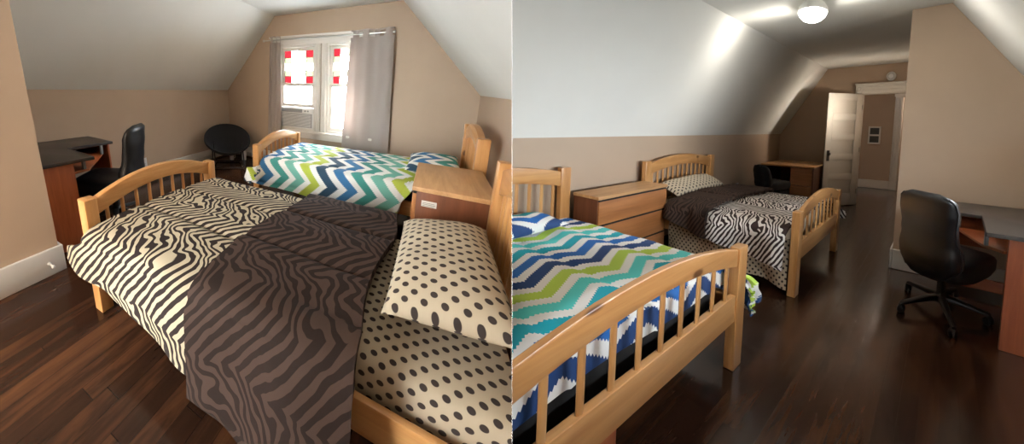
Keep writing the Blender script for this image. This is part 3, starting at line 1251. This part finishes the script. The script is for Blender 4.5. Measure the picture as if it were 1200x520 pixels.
def zebra_bed(rm, which):
    s = rm.st
    xf = s['xh'] - s['Lb']
    left = which == 'left'
    loc = (xf, s['yz'], 0)
    b = s['bz']
    mb_ = b - 0.050
    build_bed(rm, ('pine spindle bed under the zebra comforter, nearest the viewer in the left room' if left
                   else 'pine bed under the zebra comforter, beyond the oak drawers in the right room'), xf, s['yz'], s['Lb'], b, s['hf'], s['hh'], 'dots')
    # dotted bed skirt of sheet hanging on the aisle side (seen in the right room)
    zmat = 'zebra_dimmed' if left else 'zebra_lit'
    topz = 0.545
    def x0f(v):
        if v < -mb_ - 0.10:
            return 0.06 - 0.15 * min(1, (-mb_ - 0.10 - v) / 0.06)
        return 0.06
    near = lerp_tab([(0.0, 0.23), (0.25, 0.26), (0.55, 0.31), (1.0, 0.34)])
    far = lerp_tab([(0.0, 0.36), (0.1, 0.33), (0.45, 0.30), (1.0, 0.22)])
    c = build_comforter(rm, 'comforter', ('cream zebra comforter with brown side folded back, on the left room near bed' if left
                                          else 'zebra comforter with brown side folded back, on the right room far bed'), 'comforter', loc, mb_, x0f, lambda v: 1.02, near, far, topz, zmat, seed=1.3 if left else 4.1, out=0.135, flare=0.16 if left else 0.06)
    # the folded back part: turn it over on top of the comforter
    fn_ = lerp_tab([(0.0, 0.42), (0.5, 0.46), (1.0, 0.44)]) if left else lerp_tab([(0.0, 0.42), (1.0, 0.40)])
    ff = lerp_tab([(0.0, 0.30), (1.0, 0.20)])
    build_comforter(rm, 'folded_back_layer', 'dark brown zebra underside, folded back', None, loc, mb_ + 0.006, lambda v: 0.84 + 0.03 * math.sin(v * 5), lambda v: 1.38 + 0.02 * math.sin(v * 7), fn_, ff, topz + 0.052, 'zebra_brown',
                    seed=7.7, amp=0.013, out=0.150, flare=0.20 if left else 0.07, parent=c, thick=0.03, nu=60)
    # sheet falling past the mattress
    def drop(name, xa, xb, sy, za, zb):
        m = M()
        def fn(u, v):
            x = xa + (xb - xa) * u
            z = za + (zb(x) - za) * v
            y = sy * (mb_ + 0.068 + 0.010 * min(1, v * 3) + 0.012 * math.sin(x * 17) * v + 0.01 * noise.noise(Vector((x * 6, v * 3, 2))))
            return Vector((x, y, z)), (x, z, 0)
        m.grid(fn, 60, 14)
        m2 = m
        return m2
    m = drop('sheet', 0.045, 1.38, 1, 0.44, lambda x: 0.085 - 0.05 * math.exp(-(x / 0.18) ** 2))
    sh = single(rm, 'hanging_sheet', m, 'dots', loc, ('polka dot sheet edge hanging between the two beds in the left room' if left else 'polka dot sheet edge hanging below the zebra comforter on its aisle side'), 'bed sheet', sharp=70)
    # pillow
    pm_ = pillow_mesh(0.34 if left else 0.33, 0.78, 0.15, 2.2)
    px = 1.585 if left else 1.585
    single(rm, 'pillow', pm_, 'dots', (xf + px, s['yz'] + (0.04 if left else 0.0), 0.622 if left else 0.635), ('cream polka dot pillow at the head of the zebra bed in the left room' if left else 'polka dot pillow leaning at the slatted headboard of the far bed in the right room'), 'pillow',
           sharp=70, tilt=Matrix.Rotation(-0.16 if left else -0.30, 3, 'Y'))


def chevron_bed(rm, which):
    s = rm.st
    left = which == 'left'
    xf = s['xh'] - s['Lbc']
    loc = (xf, s['yc'], 0)
    b = s['bc']
    mb_ = b - 0.050
    mat = 'chevron_left' if left else 'chevron_right'
    build_bed(rm, ('pine bed under the chevron comforter, by the window in the left room' if left else 'pine bed under the chevron comforter, nearest the viewer in the right room'), xf, s['yc'], s['Lbc'], b, s['hfc'], s['hhc'], 'dark_base')
    def x0f(v):
        if v < -mb_ - 0.10:
            return 0.075 - 0.13 * min(1, (-mb_ - 0.10 - v) / 0.05)
        return 0.075
    near = lerp_tab([(0.0, 0.29), (0.1, 0.30), (0.5, 0.32), (0.77, 0.31), (0.83, 0.03), (1.0, 0.02)])
    far = lerp_tab([(0.0, 0.25), (1.0, 0.25)])
    c = build_comforter(rm, 'comforter', ('teal, navy and lime chevron comforter on the window bed of the left room' if left else 'turquoise, navy and lime chevron comforter on the nearest bed of the right room'), 'comforter', loc, mb_, x0f, lambda v: s['Lbc'] - 0.06, near, far, 0.553, mat,
                        foot=0.14, seed=2.9, out=0.13, flare=0.05, amp=0.009, puff=0.33)
    # corner of the comforter flapping outside the foot post
    m = M()
    def fn(u, v):
        # u along the post's outer side toward the foot, v downward
        x = 0.05 - 0.125 * u
        y = -(mb_ + 0.140 + 0.03 * u + 0.018 * math.sin(4 * u + 5 * v)) - 0.02 * v
        z = 0.465 - 0.03 * u - (0.13 + 0.05 * u * (1 - u)) * v
        return Vector((x, y, z)), (0.655 + 0.14 * (u - 0.5), -0.04 + 0.10 * v, 0)
    m.grid(fn, 16, 12)
    bm = m.bm
    r = bmesh.ops.extrude_face_region(bm, geom=bm.faces[:])
    for e in r['geom']:
        if isinstance(e, bmesh.types.BMVert):
            e.co.y += 0.022
            e.co.x += 0.006
    bmesh.ops.recalc_face_normals(bm, faces=bm.faces[:])
    part(rm, c, 'loose_corner', m, mat, 0.0, sharp=70)
    pm_ = pillow_mesh(0.40, 0.76, 0.10, 5.2, pu=0.16)
    single(rm, 'pillow', pm_, mat, (xf + s['Lbc'] - 0.27, s['yc'], 0.628), ('pillow under the chevron cover at the head of the window bed, left room' if left else 'chevron covered pillow at the head of the nearest bed, right room'), 'pillow', sharp=70, tilt=Matrix.Rotation(-0.05, 3, 'Y'))


for rm, w_ in ((ROOM_L, 'left'), (ROOM_R, 'right')):
    zebra_bed(rm, w_)
    chevron_bed(rm, w_)


# ------------------------------------------------------------------ chest of drawers
def build_chest(rm, label):
    s = rm.st
    d, w, h = s['cd'], s['cw'], s['ch']
    t = thing(rm, 'chest_of_drawers', label, 'chest of drawers', (s['cx0'], s['cyy'], 0))
    m = M()
    m.box((-d + 0.02, -w / 2, 0.0), (0, -w / 2 + 0.018, h - 0.025), 0.002)
    m.box((-d + 0.02, w / 2 - 0.018, 0.0), (0, w / 2, h - 0.025), 0.002)
    m.box((-0.012, -w / 2, 0.04), (0, w / 2, h - 0.025), 0.002)
    m.box((-d + 0.04, -w / 2, 0.05), (0, w / 2, 0.07), 0.002)
    m.box((-d + 0.05, -w / 2, 0.0), (-d + 0.065, w / 2, 0.055), 0.002)
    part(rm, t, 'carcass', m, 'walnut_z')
    m = M()
    m.box((-d - 0.004, -w / 2 - 0.006, h - 0.026), (0.004, w / 2 + 0.006, h), 0.005)
    part(rm, t, 'top', m, 'oak_top_y')
    zs = [0.062, 0.288, 0.512, h - 0.032]
    for za, zb in zip(zs, zs[1:]):
        m = M()
        m.box((-d, -w / 2 + 0.003, za + 0.006), (-d + 0.02, w / 2 - 0.003, zb - 0.010), 0.003)
        m.box((-d + 0.02, -w / 2 + 0.02, za + 0.012), (-0.03, -w / 2 + 0.03, zb - 0.03), 0)
        m.box((-d + 0.02, w / 2 - 0.03, za + 0.012), (-0.03, w / 2 - 0.02, zb - 0.03), 0)
        m.box((-d + 0.02, -w / 2 + 0.02, za + 0.012), (-0.03, w / 2 - 0.02, za + 0.02), 0)
        dr = part(rm, t, 'drawer', m, 'oak_y')
        m = M()
        m.box((-d + 0.002, -w / 2 + 0.004, zb - 0.010), (-d + 0.022, w / 2 - 0.004, zb - 0.001), 0.001)
        part(rm, dr, 'finger_groove', m, 'dark_base')
    return t


tc = build_chest(ROOM_L, 'oak chest between the left room beds, white sticker on its dark side')
build_chest(ROOM_R, 'three-drawer oak chest with drawer fronts showing, between the right room beds')
m = M()
s = ST_L
m.box((-0.315, -s['cw'] / 2 - 0.0025, s['ch'] - 0.105), (-0.245, -s['cw'] / 2, s['ch'] - 0.072), 0)
st_ = part(ROOM_L, tc, 'sticker', m, 'paper', label='white paper sticker')
m = M()
for k in range(3):
    m.box((-0.31, -s['cw'] / 2 - 0.0032, s['ch'] - 0.085 - k * 0.008), (-0.255 + 0.004 * (k % 2), -s['cw'] / 2 - 0.0024, s['ch'] - 0.082 - k * 0.008), 0)
part(ROOM_L, st_, 'print_lines', m, 'print')

# wooden box under the near bed of the right room
s = ST_R
t = thing(ROOM_R, 'under_bed_box', 'brown wooden box standing on the floor under the chevron bed footboard, right room', 'box', (s['xh'] - s['Lbc'] + 0.06, s['yc'] + 0.08, 0))
m = M()
m.box((0, 0.0, 0.012), (0.015, 0.44, 0.262), 0.003)
m.box((0.45, 0, 0.012), (0.465, 0.44, 0.262), 0.003)
m.box((0, 0, 0.012), (0.465, 0.015, 0.262), 0.003)
m.box((0, 0.425, 0.012), (0.465, 0.44, 0.262), 0.003)
m.box((0, 0, 0.0), (0.465, 0.44, 0.014), 0.002)
part(ROOM_R, t, 'body', m, 'cherry_y')
m = M()
m.box((-0.004, -0.004, 0.262), (0.469, 0.444, 0.272), 0.003)
part(ROOM_R, t, 'lid', m, 'cherry_y')


# ------------------------------------------------------------------ corner desk
def build_corner_desk(rm, xe, label):
    s = rm.st
    yb = s['yj'] + 0.024
    xb = -s['W'] + 0.09
    t = thing(rm, 'corner_desk', label, 'desk', (xb, yb, 0))
    X = xe - xb
    Yr = -2.735 - yb            # length of the return along the low wall
    zt = 0.70
    xi, yi = -3.115 - xb, -3.165 - yb
    m = M()
    m.prism([(0, 0), (X, 0), (X + 0.01, yi - 0.01), (xi, yi), (xi + 0.02, Yr), (0, Yr)], 'z', zt - 0.026, zt, 0.004)
    part(rm, t, 'desk_top', m, 'desk_black')
    zc = zt - 0.026
    m = M()
    m.box((X - 0.045, 0.01, 0), (X - 0.025, yi - 0.16 if xe > -2.8 else 0.10, zc), 0.003)
    part(rm, t, 'side_panel', m, 'cherry_z')
    m = M()
    m.box((0.01, Yr - 0.045, 0), (xi - (0.01 if xe > -2.8 else 0.095), Yr - 0.025, zc), 0.003)
    part(rm, t, 'side_panel', m, 'cherry_z')
    m = M()
    m.box((0.0, 0.02, 0.35), (X - 0.05, 0.036, zc), 0.003)
    m.box((0.02, 0.04, 0.35), (0.036, Yr - 0.05, zc), 0.003)
    part(rm, t, 'back_panel', m, 'cherry_x')
    m = M()
    m.box((0.03, 0.13, 0.05), (X - 0.05, 0.148, 0.14), 0.003)
    m.box((0.16, 0.15, 0.05), (0.178, Yr - 0.05, 0.14), 0.003)
    part(rm, t, 'stretcher', m, 'cherry_x')
    m = M()
    m.box((0.02, 0.02, 0), (0.06, 0.06, zc), 0.003)
    part(rm, t, 'corner_leg', m, 'cherry_z')
    # keyboard shelf across the inner corner
    m = M()
    za = 0.585
    m.prism([(0.05, 0.05), (X - 0.06, 0.05), (X - 0.08, yi - 0.02), (xi + 0.02, Yr - 0.14), (xi - 0.08, Yr - 0.06), (0.05, Yr - 0.06)], 'z', za - 0.018, za, 0.003)
    sh = part(rm, t, 'keyboard_shelf', m, 'cherry_x')
    for p in ((X - 0.10, yi - 0.05), (xi + 0.0, Yr - 0.12)):
        m = M()
        m.box((p[0] - 0.012, p[1] - 0.012, za), (p[0] + 0.012, p[1] + 0.012, zc), 0.002)
        part(rm, sh, 'shelf_bracket', m, 'grey_plastic')


build_corner_desk(ROOM_L, -2.66, 'black-topped cherry corner desk behind the footboard in the left room')
build_corner_desk(ROOM_R, -2.885, 'black-topped cherry corner desk against the tall tan wall, right room')


# ------------------------------------------------------------------ office chairs
def build_office_chair(rm, label, loc, yaw, base_yaw, back_h=0.93, fab='leather', seat_h=0.43, w=1.0, round_back=False, fwd=0.03):
    t = thing(rm, 'office_chair', label, 'office chair', (loc[0], loc[1], 0))
    # star base
    for k in range(5):
        a = base_yaw + k * 2 * PI / 5
        m = M()
        c, sn = math.cos(a), math.sin(a)
        rings = []
        for r, z, hw, hh_ in ((0.02, 0.105, 0.026, 0.026), (0.10, 0.098, 0.023, 0.020), (0.20, 0.082, 0.020, 0.015), (0.285, 0.068, 0.018, 0.012), (0.30, 0.064, 0.012, 0.008)):
            rings.append([(r * c - q[0] * sn, r * sn + q[0] * c, z + q[1]) for q in superellipse(hw, hh_, 16, 3)])
        m.loft(rings)
        lg = part(rm, t, 'base_leg', m, 'black_plastic')
        m = M()
        ox, oy = 0.288 * c, 0.288 * sn
        m.tube([(ox, oy, 0.064), (ox, oy, 0.04)], 0.008, 8)
        a2 = a + 0.9
        ax = Vector((math.cos(a2), math.sin(a2), 0))
        for sd in (-1, 1):
            p0 = Vector((ox, oy, 0.026)) + ax * sd * 0.006
            p1 = Vector((ox, oy, 0.026)) + ax * sd * 0.024
            m.tube([p0, p0 + ax * sd * 0.002, p1 - ax * sd * 0.004, p1], [0.022, 0.026, 0.026, 0.020], 16)
        m.tube([Vector((ox, oy, 0.03)) - ax * 0.02 + Vector((0, 0, 0.006)), Vector((ox, oy, 0.03)) + ax * 0.02 + Vector((0, 0, 0.006))], 0.020, 12)
        part(rm, lg, 'caster', m, 'black_plastic')
    m = M()
    m.lathe([(0.042, 0.075), (0.045, 0.12), (0.034, 0.135), (0.030, 0.14), (0.030, 0.25), (0.020, 0.252), (0.020, seat_h - 0.11)], 20)
    part(rm, t, 'gas_column', m, 'black_plastic')
    m = M()
    m.box((-0.13, -0.09, seat_h - 0.13), (0.12, 0.09, seat_h - 0.095), 0.012)
    m.box((-0.20, -0.035, seat_h - 0.125), (-0.10, 0.035, seat_h - 0.105), 0.006)
    m.tube([(-0.18, 0, seat_h - 0.115), (-0.205, 0, seat_h - 0.10), (-0.215, 0, seat_h - 0.06), (-0.22, 0, seat_h + 0.02)], 0.016, 10)
    m.tube([(0.02, 0.05, seat_h - 0.115), (0.02, 0.24, seat_h - 0.115), (0.02, 0.28, seat_h - 0.12)], 0.007, 8)
    part(rm, t, 'mechanism', m, 'black_plastic', yaw)
    # seat
    m = M()
    rings = []
    A_, B_ = 0.262 * w, 0.255 * w
    for z, sc, dz in ((-0.125, 0.80, 0), (-0.115, 0.92, 0), (-0.075, 0.995, 0), (-0.025, 1.0, 0), (-0.004, 0.955, 0), (0.008, 0.85, 0), (0.013, 0.62, 0), (0.010, 0.30, 0), (0.008, 0.05, 0)):
        ring = []
        for q in superellipse(A_, B_, 36, 3.2):
            x, y = q[0] * sc, q[1] * sc
            zz = seat_h + z - 0.035 * max(0, (x - 0.10) / 0.15) ** 2 + 0.012 * (y / B_) ** 2 * (1 if z > -0.03 else 0)
            ring.append((x * (1 + (fwd - 0.03) * 2.5) + fwd, y, zz))
        rings.append(ring)
    m.loft(rings)
    part(rm, t, 'seat', m, fab, yaw, sharp=75)
    # back: contoured shell of stacked sections
    m = M()
    rings = []
    z0 = seat_h - 0.11
    N = 22
    for i in range(N + 1):
        u = i / N
        z = z0 + (back_h - z0) * u
        if round_back:
            hw = 0.21 * math.sqrt(max(0.02, 1 - (2 * u - 1) ** 4)) * w
        else:
            hw = lerp_tab([(0, 0.11), (0.07, 0.17), (0.18, 0.222), (0.32, 0.226), (0.46, 0.200), (0.6, 0.194), (0.8, 0.206), (0.91, 0.194), (0.97, 0.16), (1.0, 0.10)])(u) * w
        xo = lerp_tab([(0, -0.225), (0.2, -0.222), (0.35, -0.225), (0.55, -0.25), (0.8, -0.275), (1, -0.300)])(u)
        th_ = lerp_tab([(0, 0.022), (0.1, 0.042), (0.28, 0.062), (0.5, 0.050), (0.8, 0.045), (0.95, 0.036), (1, 0.014)])(u)
        ring = []
        for q in superellipse(th_, hw, 32, 3.0):
            curve = 0.10 * (q[1] / 0.22) ** 2 * 0.35
            ring.append((xo + q[0] + curve, q[1], z))
        rings.append(ring)
    m.loft(rings)
    bk = part(rm, t, 'backrest', m, fab, yaw, sharp=75)
    # piped seam where the shell meets the cushion
    m = M()
    pts = []
    for sd in (1, -1):
        rng = range(1, N) if sd == 1 else range(N - 1, 0, -1)
        for i in rng:
            ring = rings[i]
            yy = max(p[1] for p in ring) * sd
            pp = [p for p in ring if abs(p[1] - yy) < 0.02]
            pts.append((sum(p[0] for p in pp) / len(pp) - 0.012, yy * 0.985, ring[0][2]))
    m.tube(pts, 0.005, 6, closed=True)
    part(rm, bk, 'piping', m, 'black_fabric', yaw)


build_office_chair(ROOM_L, 'black leather office chair at the corner desk, behind the near footboard, left room', (-2.86, -2.93), math.atan2(-0.54, -0.84), 0.58, 0.92, fwd=0.075)
build_office_chair(ROOM_R, 'black leather office chair seen from behind, on the dark floor at the right', (-2.90, -3.03), math.atan2(-0.86, -0.50), 0.58, 0.90, fwd=0.055)
build_office_chair(ROOM_R, 'small dark office chair pushed up to the oak desk beside the open door', (-0.47, -4.81), math.atan2(-0.95, -0.30), 0.2, 0.75, 'black_fabric', 0.45, 0.95, True)


# ------------------------------------------------------------------ oak writing desk (right room)
def build_oak_desk(rm):
    s = rm.st
    x0, x1 = -1.06, -0.06
    y0, y1 = -s['L'] + 0.025, -5.10
    t = thing(rm, 'writing_desk', 'oak writing desk with two drawers in the corner behind the open door', 'desk', (x0, y0, 0))
    X, Y, zt = x1 - x0, y1 - y0, 0.70
    m = M()
    m.box((-0.01, 0, zt - 0.03), (X, Y + 0.015, zt), 0.005)
    part(rm, t, 'desk_top', m, 'oak_top_x')
    m = M()
    m.box((0, 0.01, 0), (0.022, Y, zt - 0.03), 0.003)
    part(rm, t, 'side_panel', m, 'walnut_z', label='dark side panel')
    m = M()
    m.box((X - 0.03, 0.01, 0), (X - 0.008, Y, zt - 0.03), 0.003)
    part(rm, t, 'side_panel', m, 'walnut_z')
    m = M()
    m.box((0.02, 0.02, 0.30), (X - 0.03, 0.036, zt - 0.03), 0.003)
    part(rm, t, 'modesty_panel', m, 'oak_x')
    m = M()
    m.box((0.40, 0.03, 0.20), (0.418, Y - 0.01, zt - 0.03), 0.003)
    m.box((0.02, 0.03, 0.20), (0.40, Y - 0.01, 0.215), 0.003)
    part(rm, t, 'pedestal', m, 'oak_x')
    for za, zb in ((0.22, 0.365), (0.375, 0.66)):
        m = M()
        m.box((0.025, Y - 0.02, za), (0.415, Y, zb), 0.004)
        m.box((0.04, 0.05, za + 0.01), (0.39, Y - 0.02, za + 0.10), 0)
        part(rm, t, 'drawer', m, 'oak_x')


build_oak_desk(ROOM_R)


# ------------------------------------------------------------------ dish chair, heater, small things
def build_dish_chair(rm):
    loc = (-3.17, -0.72, 0)
    t = thing(rm, 'dish_chair', 'round black folding dish chair in the far corner under the sloped ceiling', 'chair', loc)
    c0 = Vector((0.0, 0.0, 0.44))
    d = Vector((0.36, -0.46, 0.92)).normalized()        # the bowl's axis
    e1 = d.cross(Vector((0, 0, 1))).normalized()
    e2 = e1.cross(d).normalized()
    R_ = 0.36
    m = M()
    def bowl(rad, off):
        dep = 0.20 * (1 - (rad / R_) ** 2)
        return off - dep
    rings = []
    n = 44
    prof = [(0.02, 0.0), (0.12, 0.0), (0.22, 0.0), (0.28, 0.0), (0.33, 0.0), (0.355, 0.008), (0.370, 0.022)]
    outer = [(0.373, 0.0), (0.36, -0.028), (0.33, -0.045), (0.27, -0.05), (0.18, -0.05), (0.08, -0.05), (0.015, -0.05)]
    for r, o_ in prof + outer:
        h = bowl(min(r, R_), o_)
        ring = []
        for k in range(n):
            a = 2 * PI * k / n
            h2 = h + 0.006 * noise.noise(Vector((r * 8, math.cos(a) * 3, math.sin(a) * 3)))
            ring.append(c0 + e1 * (r * math.cos(a)) + e2 * (0.93 * r * math.sin(a)) + d * h2)
        rings.append(ring)
    m.loft(rings)
    part(rm, t, 'dish_seat', m, 'black_fabric', sharp=80)
    m = M()
    m.tube([c0 + e1 * (0.365 * math.cos(a)) + e2 * (0.340 * math.sin(a)) - d * 0.012 for a in [2 * PI * k / 40 for k in range(40)]], 0.012, 8, closed=True)
    part(rm, t, 'rim_tube', m, 'black_metal')
    # two crossing hoops of tube for legs
    ex = Vector((e1.x, e1.y, 0)).normalized()
    ey = Vector((d.x, d.y, 0)).normalized()
    for sgn in (1, -1):
        m = M()
        pts = []
        hw = 0.25 if sgn > 0 else 0.22
        top = 0.34 if sgn > 0 else 0.42
        for sx in (-1, 1):
            leg = [ex * (sx * hw) - ey * (0.20 * sgn) + Vector((0, 0, top)), ex * (sx * hw) + ey * (0.19 * sgn) + Vector((0, 0, 0.045)), ex * (sx * (hw - 0.03)) + ey * (0.205 * sgn) + Vector((0, 0, 0.014))]
            pts += leg if sx < 0 else leg[::-1]
        m.tube(pts, 0.011, 8)
        part(rm, t, 'leg_hoop', m, 'black_metal')


build_dish_chair(ROOM_L)


def heater(rm, name, label, p, length, along, group=None):
    """baseboard heater; its back lies on a wall; along 'y': wall at -x side or 'x': wall at +y side"""
    t = thing(rm, name, label, 'heater', p, group)
    h, d = 0.175, 0.062
    def B(m, lo, hi, bev=0.003):
        # local: a along the wall, b out of the wall, z
        if along == 'y':
            m.box((lo[1], lo[0], lo[2]), (hi[1], hi[0], hi[2]), bev)
        elif along == 'x':
            m.box((lo[0], -hi[1], lo[2]), (hi[0], -lo[1], hi[2]), bev)
        else:
            m.box((-hi[1], lo[0], lo[2]), (-lo[1], hi[0], hi[2]), bev)
    m = M()
    B(m, (0, 0, 0.02), (length, 0.010, h))
    B(m, (0, 0, h - 0.012), (length, d - 0.012, h), 0.004)
    B(m, (0, d - 0.012, 0.095), (length, d - 0.004, h - 0.018), 0.003)
    B(m, (0, 0, 0.0), (0.012, d, h), 0.003)
    B(m, (length - 0.012, 0, 0.0), (length, d, h), 0.003)
    part(rm, t, 'cover', m, 'white_trim')
    m = M()
    n = max(3, min(90, int(length / 0.028)))
    for i in range(n):
        a = 0.02 + (length - 0.04) * i / (n - 1)
        B(m, (a - 0.004, 0.012, 0.025), (a + 0.004, d - 0.008, 0.095), 0)
    part(rm, t, 'fins', m, 'white_trim')
    m = M()
    B(m, (0.01, 0.012, 0.02), (length - 0.01, d - 0.03, 0.12), 0)
    part(rm, t, 'core', m, 'dark_base')


heater(ROOM_L, 'baseboard_heater', 'long white baseboard heater along the low wall under the left slope', (-ST_L['W'], -2.60, 0), 2.50, 'y')
heater(ROOM_L, 'baseboard_heater', 'white baseboard heater under the window, behind the dish chair', (-ST_L['W'] + 0.08, 0.0, 0), 2.2, 'x')
heater(ROOM_R, 'baseboard_heater', 'white baseboard heater on the tan wall between far bed and oak desk', (0, -5.0, 0.08), 1.15, '-x')


def outlet(rm, label, p, along):
    t = thing(rm, 'wall_outlet', label, 'outlet', p)
    sg = 1 if along == '+x' else -1
    m = M()
    m.box((min(0, sg * 0.008), -0.036, -0.058), (max(0, sg * 0.008), 0.036, 0.058), 0.003)
    part(rm, t, 'cover_plate', m, 'white_plastic')
    for zz in (-0.024, 0.024):
        m = M()
        m.box((min(sg * 0.007, sg * 0.0105), -0.015, zz - 0.014), (max(sg * 0.007, sg * 0.0105), 0.015, zz + 0.014), 0.002)
        k = part(rm, t, 'socket', m, 'white_plastic')
        m = M()
        for yy in (-0.006, 0.006):
            m.box((min(sg * 0.010, sg * 0.0112), yy - 0.0012, zz - 0.004), (max(sg * 0.010, sg * 0.0112), yy + 0.0012, zz + 0.006), 0)
        part(rm, k, 'slots', m, 'dark_base')


outlet(ROOM_L, 'white wall outlet on the low wall right of the office chair, left room', (-ST_L['W'], -1.99, 0.235), '+x')
outlet(ROOM_R, 'white wall outlet on the tan wall between the far bed and the oak desk', (0, -4.48, 0.37), '-x')

# door stop knob on the jutting wall's baseboard
m = M()
m.lathe([(0.012, 0.0), (0.012, 0.006), (0.006, 0.010), (0.006, 0.045), (0.011, 0.048), (0.012, 0.062), (0.006, 0.068)], 14, (0, 0, 0), 'x')
single(ROOM_L, 'door_stop', m, 'white_plastic', (ST_L['xj'] + 0.022, -3.68, 0.09), 'small white door stop sticking out of the baseboard at the left edge', 'door stop')

# white cup and bottle behind the dish chair
t = thing(ROOM_L, 'white_cup', 'white plastic cup on the floor beneath the black dish chair', 'cup', (-3.33, -0.40, 0))
m = M()
m.lathe([(0.034, 0.0), (0.036, 0.004), (0.046, 0.125), (0.049, 0.128), (0.046, 0.130), (0.042, 0.124), (0.032, 0.01)], 24)
part(ROOM_L, t, 'body', m, 'white_plastic')
m = M()
m.tube([(0.044, 0, 0.10), (0.072, 0, 0.098), (0.078, 0, 0.07), (0.066, 0, 0.045), (0.040, 0, 0.04)], 0.005, 8)
part(ROOM_L, t, 'handle', m, 'white_plastic')
t = thing(ROOM_L, 'white_bottle', 'small white bottle beside the cup behind the dish chair', 'bottle', (-3.16, -0.26, 0))
m = M()
m.lathe([(0.036, 0), (0.038, 0.006), (0.038, 0.15), (0.03, 0.175), (0.014, 0.19), (0.014, 0.205)], 20)
part(ROOM_L, t, 'body', m, 'white_plastic')
m = M()
m.lathe([(0.017, 0.203), (0.017, 0.235), (0.012, 0.24)], 16)
part(ROOM_L, t, 'cap', m, 'grey_plastic')


# ------------------------------------------------------------------ air conditioner and curtains (left room)
def build_ac(rm):
    a, b = WIN['x'][0]
    t = thing(rm, 'air_conditioner', 'white window air conditioner standing in the left window under its sash', 'air conditioner', ((a + b) / 2, 0.045, WIN['z0'] + 0.03))
    w = (b - a) / 2 - 0.032
    m = M()
    m.box((-w, -0.05, 0.0), (w, 0.30, 0.325), 0.008)
    part(rm, t, 'case', m, 'white_plastic')
    m = M()
    m.box((-w + 0.02, -0.068, 0.02), (w - 0.02, -0.048, 0.235), 0.004)
    g = part(rm, t, 'front_grille', m, 'grey_plastic')
    m = M()
    for i in range(11):
        z = 0.032 + i * 0.0185
        m.box((-w + 0.03, -0.074, z), (w - 0.03, -0.064, z + 0.008), 0.002)
    part(rm, g, 'louvres', m, 'white_plastic')
    m = M()
    m.box((-w + 0.02, -0.066, 0.25), (w * 0.35, -0.048, 0.305), 0.003)
    part(rm, t, 'air_outlet', m, 'grey_plastic')
    m = M()
    m.box((w * 0.42, -0.062, 0.25), (w - 0.02, -0.048, 0.305), 0.003)
    cp = part(rm, t, 'control_panel', m, 'white_plastic')
    m = M()
    for k in range(2):
        m.lathe([(0.014, -0.062), (0.013, -0.075), (0.004, -0.077)], 14, (w * 0.55 + k * 0.045, 0, 0.278), 'y')
    part(rm, cp, 'knobs', m, 'grey_plastic')


build_ac(ROOM_L)


ZR = 1.975


def curtain(rm, label, xa, xb, xa2, xb2, z0, z1, waves, amp, seed):
    t = thing(rm, 'curtain', label, 'curtain', ((xa + xb) / 2, -0.10, z0))
    ox = (xa + xb) / 2
    m = M()
    def fn(u, v):
        top = v
        a = xa2 + (xa - xa2) * v
        b = xb2 + (xb - xb2) * v
        k = u + 0.02 * noise.noise(Vector((u * 6, v * 1.5, seed)))
        x = a + (b - a) * u
        ph = 2 * PI * waves * k
        y = amp * math.sin(ph) * (0.75 + 0.25 * v) + 0.012 * noise.noise(Vector((u * 5, v * 4, seed + 3)))
        z = z0 + (z1 - z0) * v
        return Vector((x - ox, y, z - z0)), (u * 0.9, v * 1.5, 0)
    m.grid(fn, 90, 90)
    bm = m.bm
    holes = [fc for fc in bm.faces if abs(fc.calc_center_median().z + z0 - ZR) < 0.032 and abs(fc.calc_center_median().y) < 0.024]
    bmesh.ops.delete(bm, geom=holes, context='FACES')        # grommet holes for the rod
    r = bmesh.ops.extrude_face_region(bm, geom=bm.faces[:])
    for e in r['geom']:
        if isinstance(e, bmesh.types.BMVert):
            e.co.y += 0.004
    bmesh.ops.recalc_face_normals(bm, faces=bm.faces[:])
    part(rm, t, 'cloth', m, 'curtain', sharp=60)
    return t


curtain(ROOM_L, 'wide grey grommet curtain drawn over the right-hand window', -1.45, -0.925, -1.53, -0.905, 0.36, 2.03, 2.0, 0.034, 1.0)
curtain(ROOM_L, 'narrow bunched grey curtain at the left side of the window', -2.69, -2.50, -2.76, -2.50, 0.40, 2.03, 2.5, 0.030, 4.0)
t = thing(ROOM_L, 'curtain_rod', 'slim nickel curtain rod across the top of the window', 'curtain rod', (-1.85, -0.10, ZR))
m = M()
m.tube([(-0.93, 0, 0), (0.90, 0, 0)], 0.009, 12)
part(ROOM_L, t, 'rod', m, 'nickel')
for sx in (-0.93, 0.90):
    m = M()
    sg = 1 if sx > 0 else -1
    m.lathe([(0.010, sx), (0.016, sx + sg * 0.008), (0.020, sx + sg * 0.02), (0.014, sx + sg * 0.034), (0.004, sx + sg * 0.038)], 16, (0, 0, 0), 'x')
    part(ROOM_L, t, 'finial', m, 'nickel')
for bx in (-0.80, 0.80):
    m = M()
    m.tube([(bx, 0.0, -0.004), (bx, 0.05, -0.012), (bx, 0.098, -0.012)], 0.006, 8)
    m.box((bx - 0.012, 0.094, -0.045), (bx + 0.012, 0.10, 0.02), 0.002)
    part(ROOM_L, t, 'bracket', m, 'nickel')
m = M()
m.lathe([(0.022, 0.0), (0.022, -0.006), (0.008, -0.010), (0.008, -0.06), (0.02, -0.065), (0.024, -0.075), (0.012, -0.084)], 18, (0, 0, 0), 'y')
single(ROOM_L, 'curtain_holdback', m, 'white_trim', (-0.955, 0.0, 0.67), 'white holdback knob on the wall at the right edge of the curtain', 'curtain holdback')
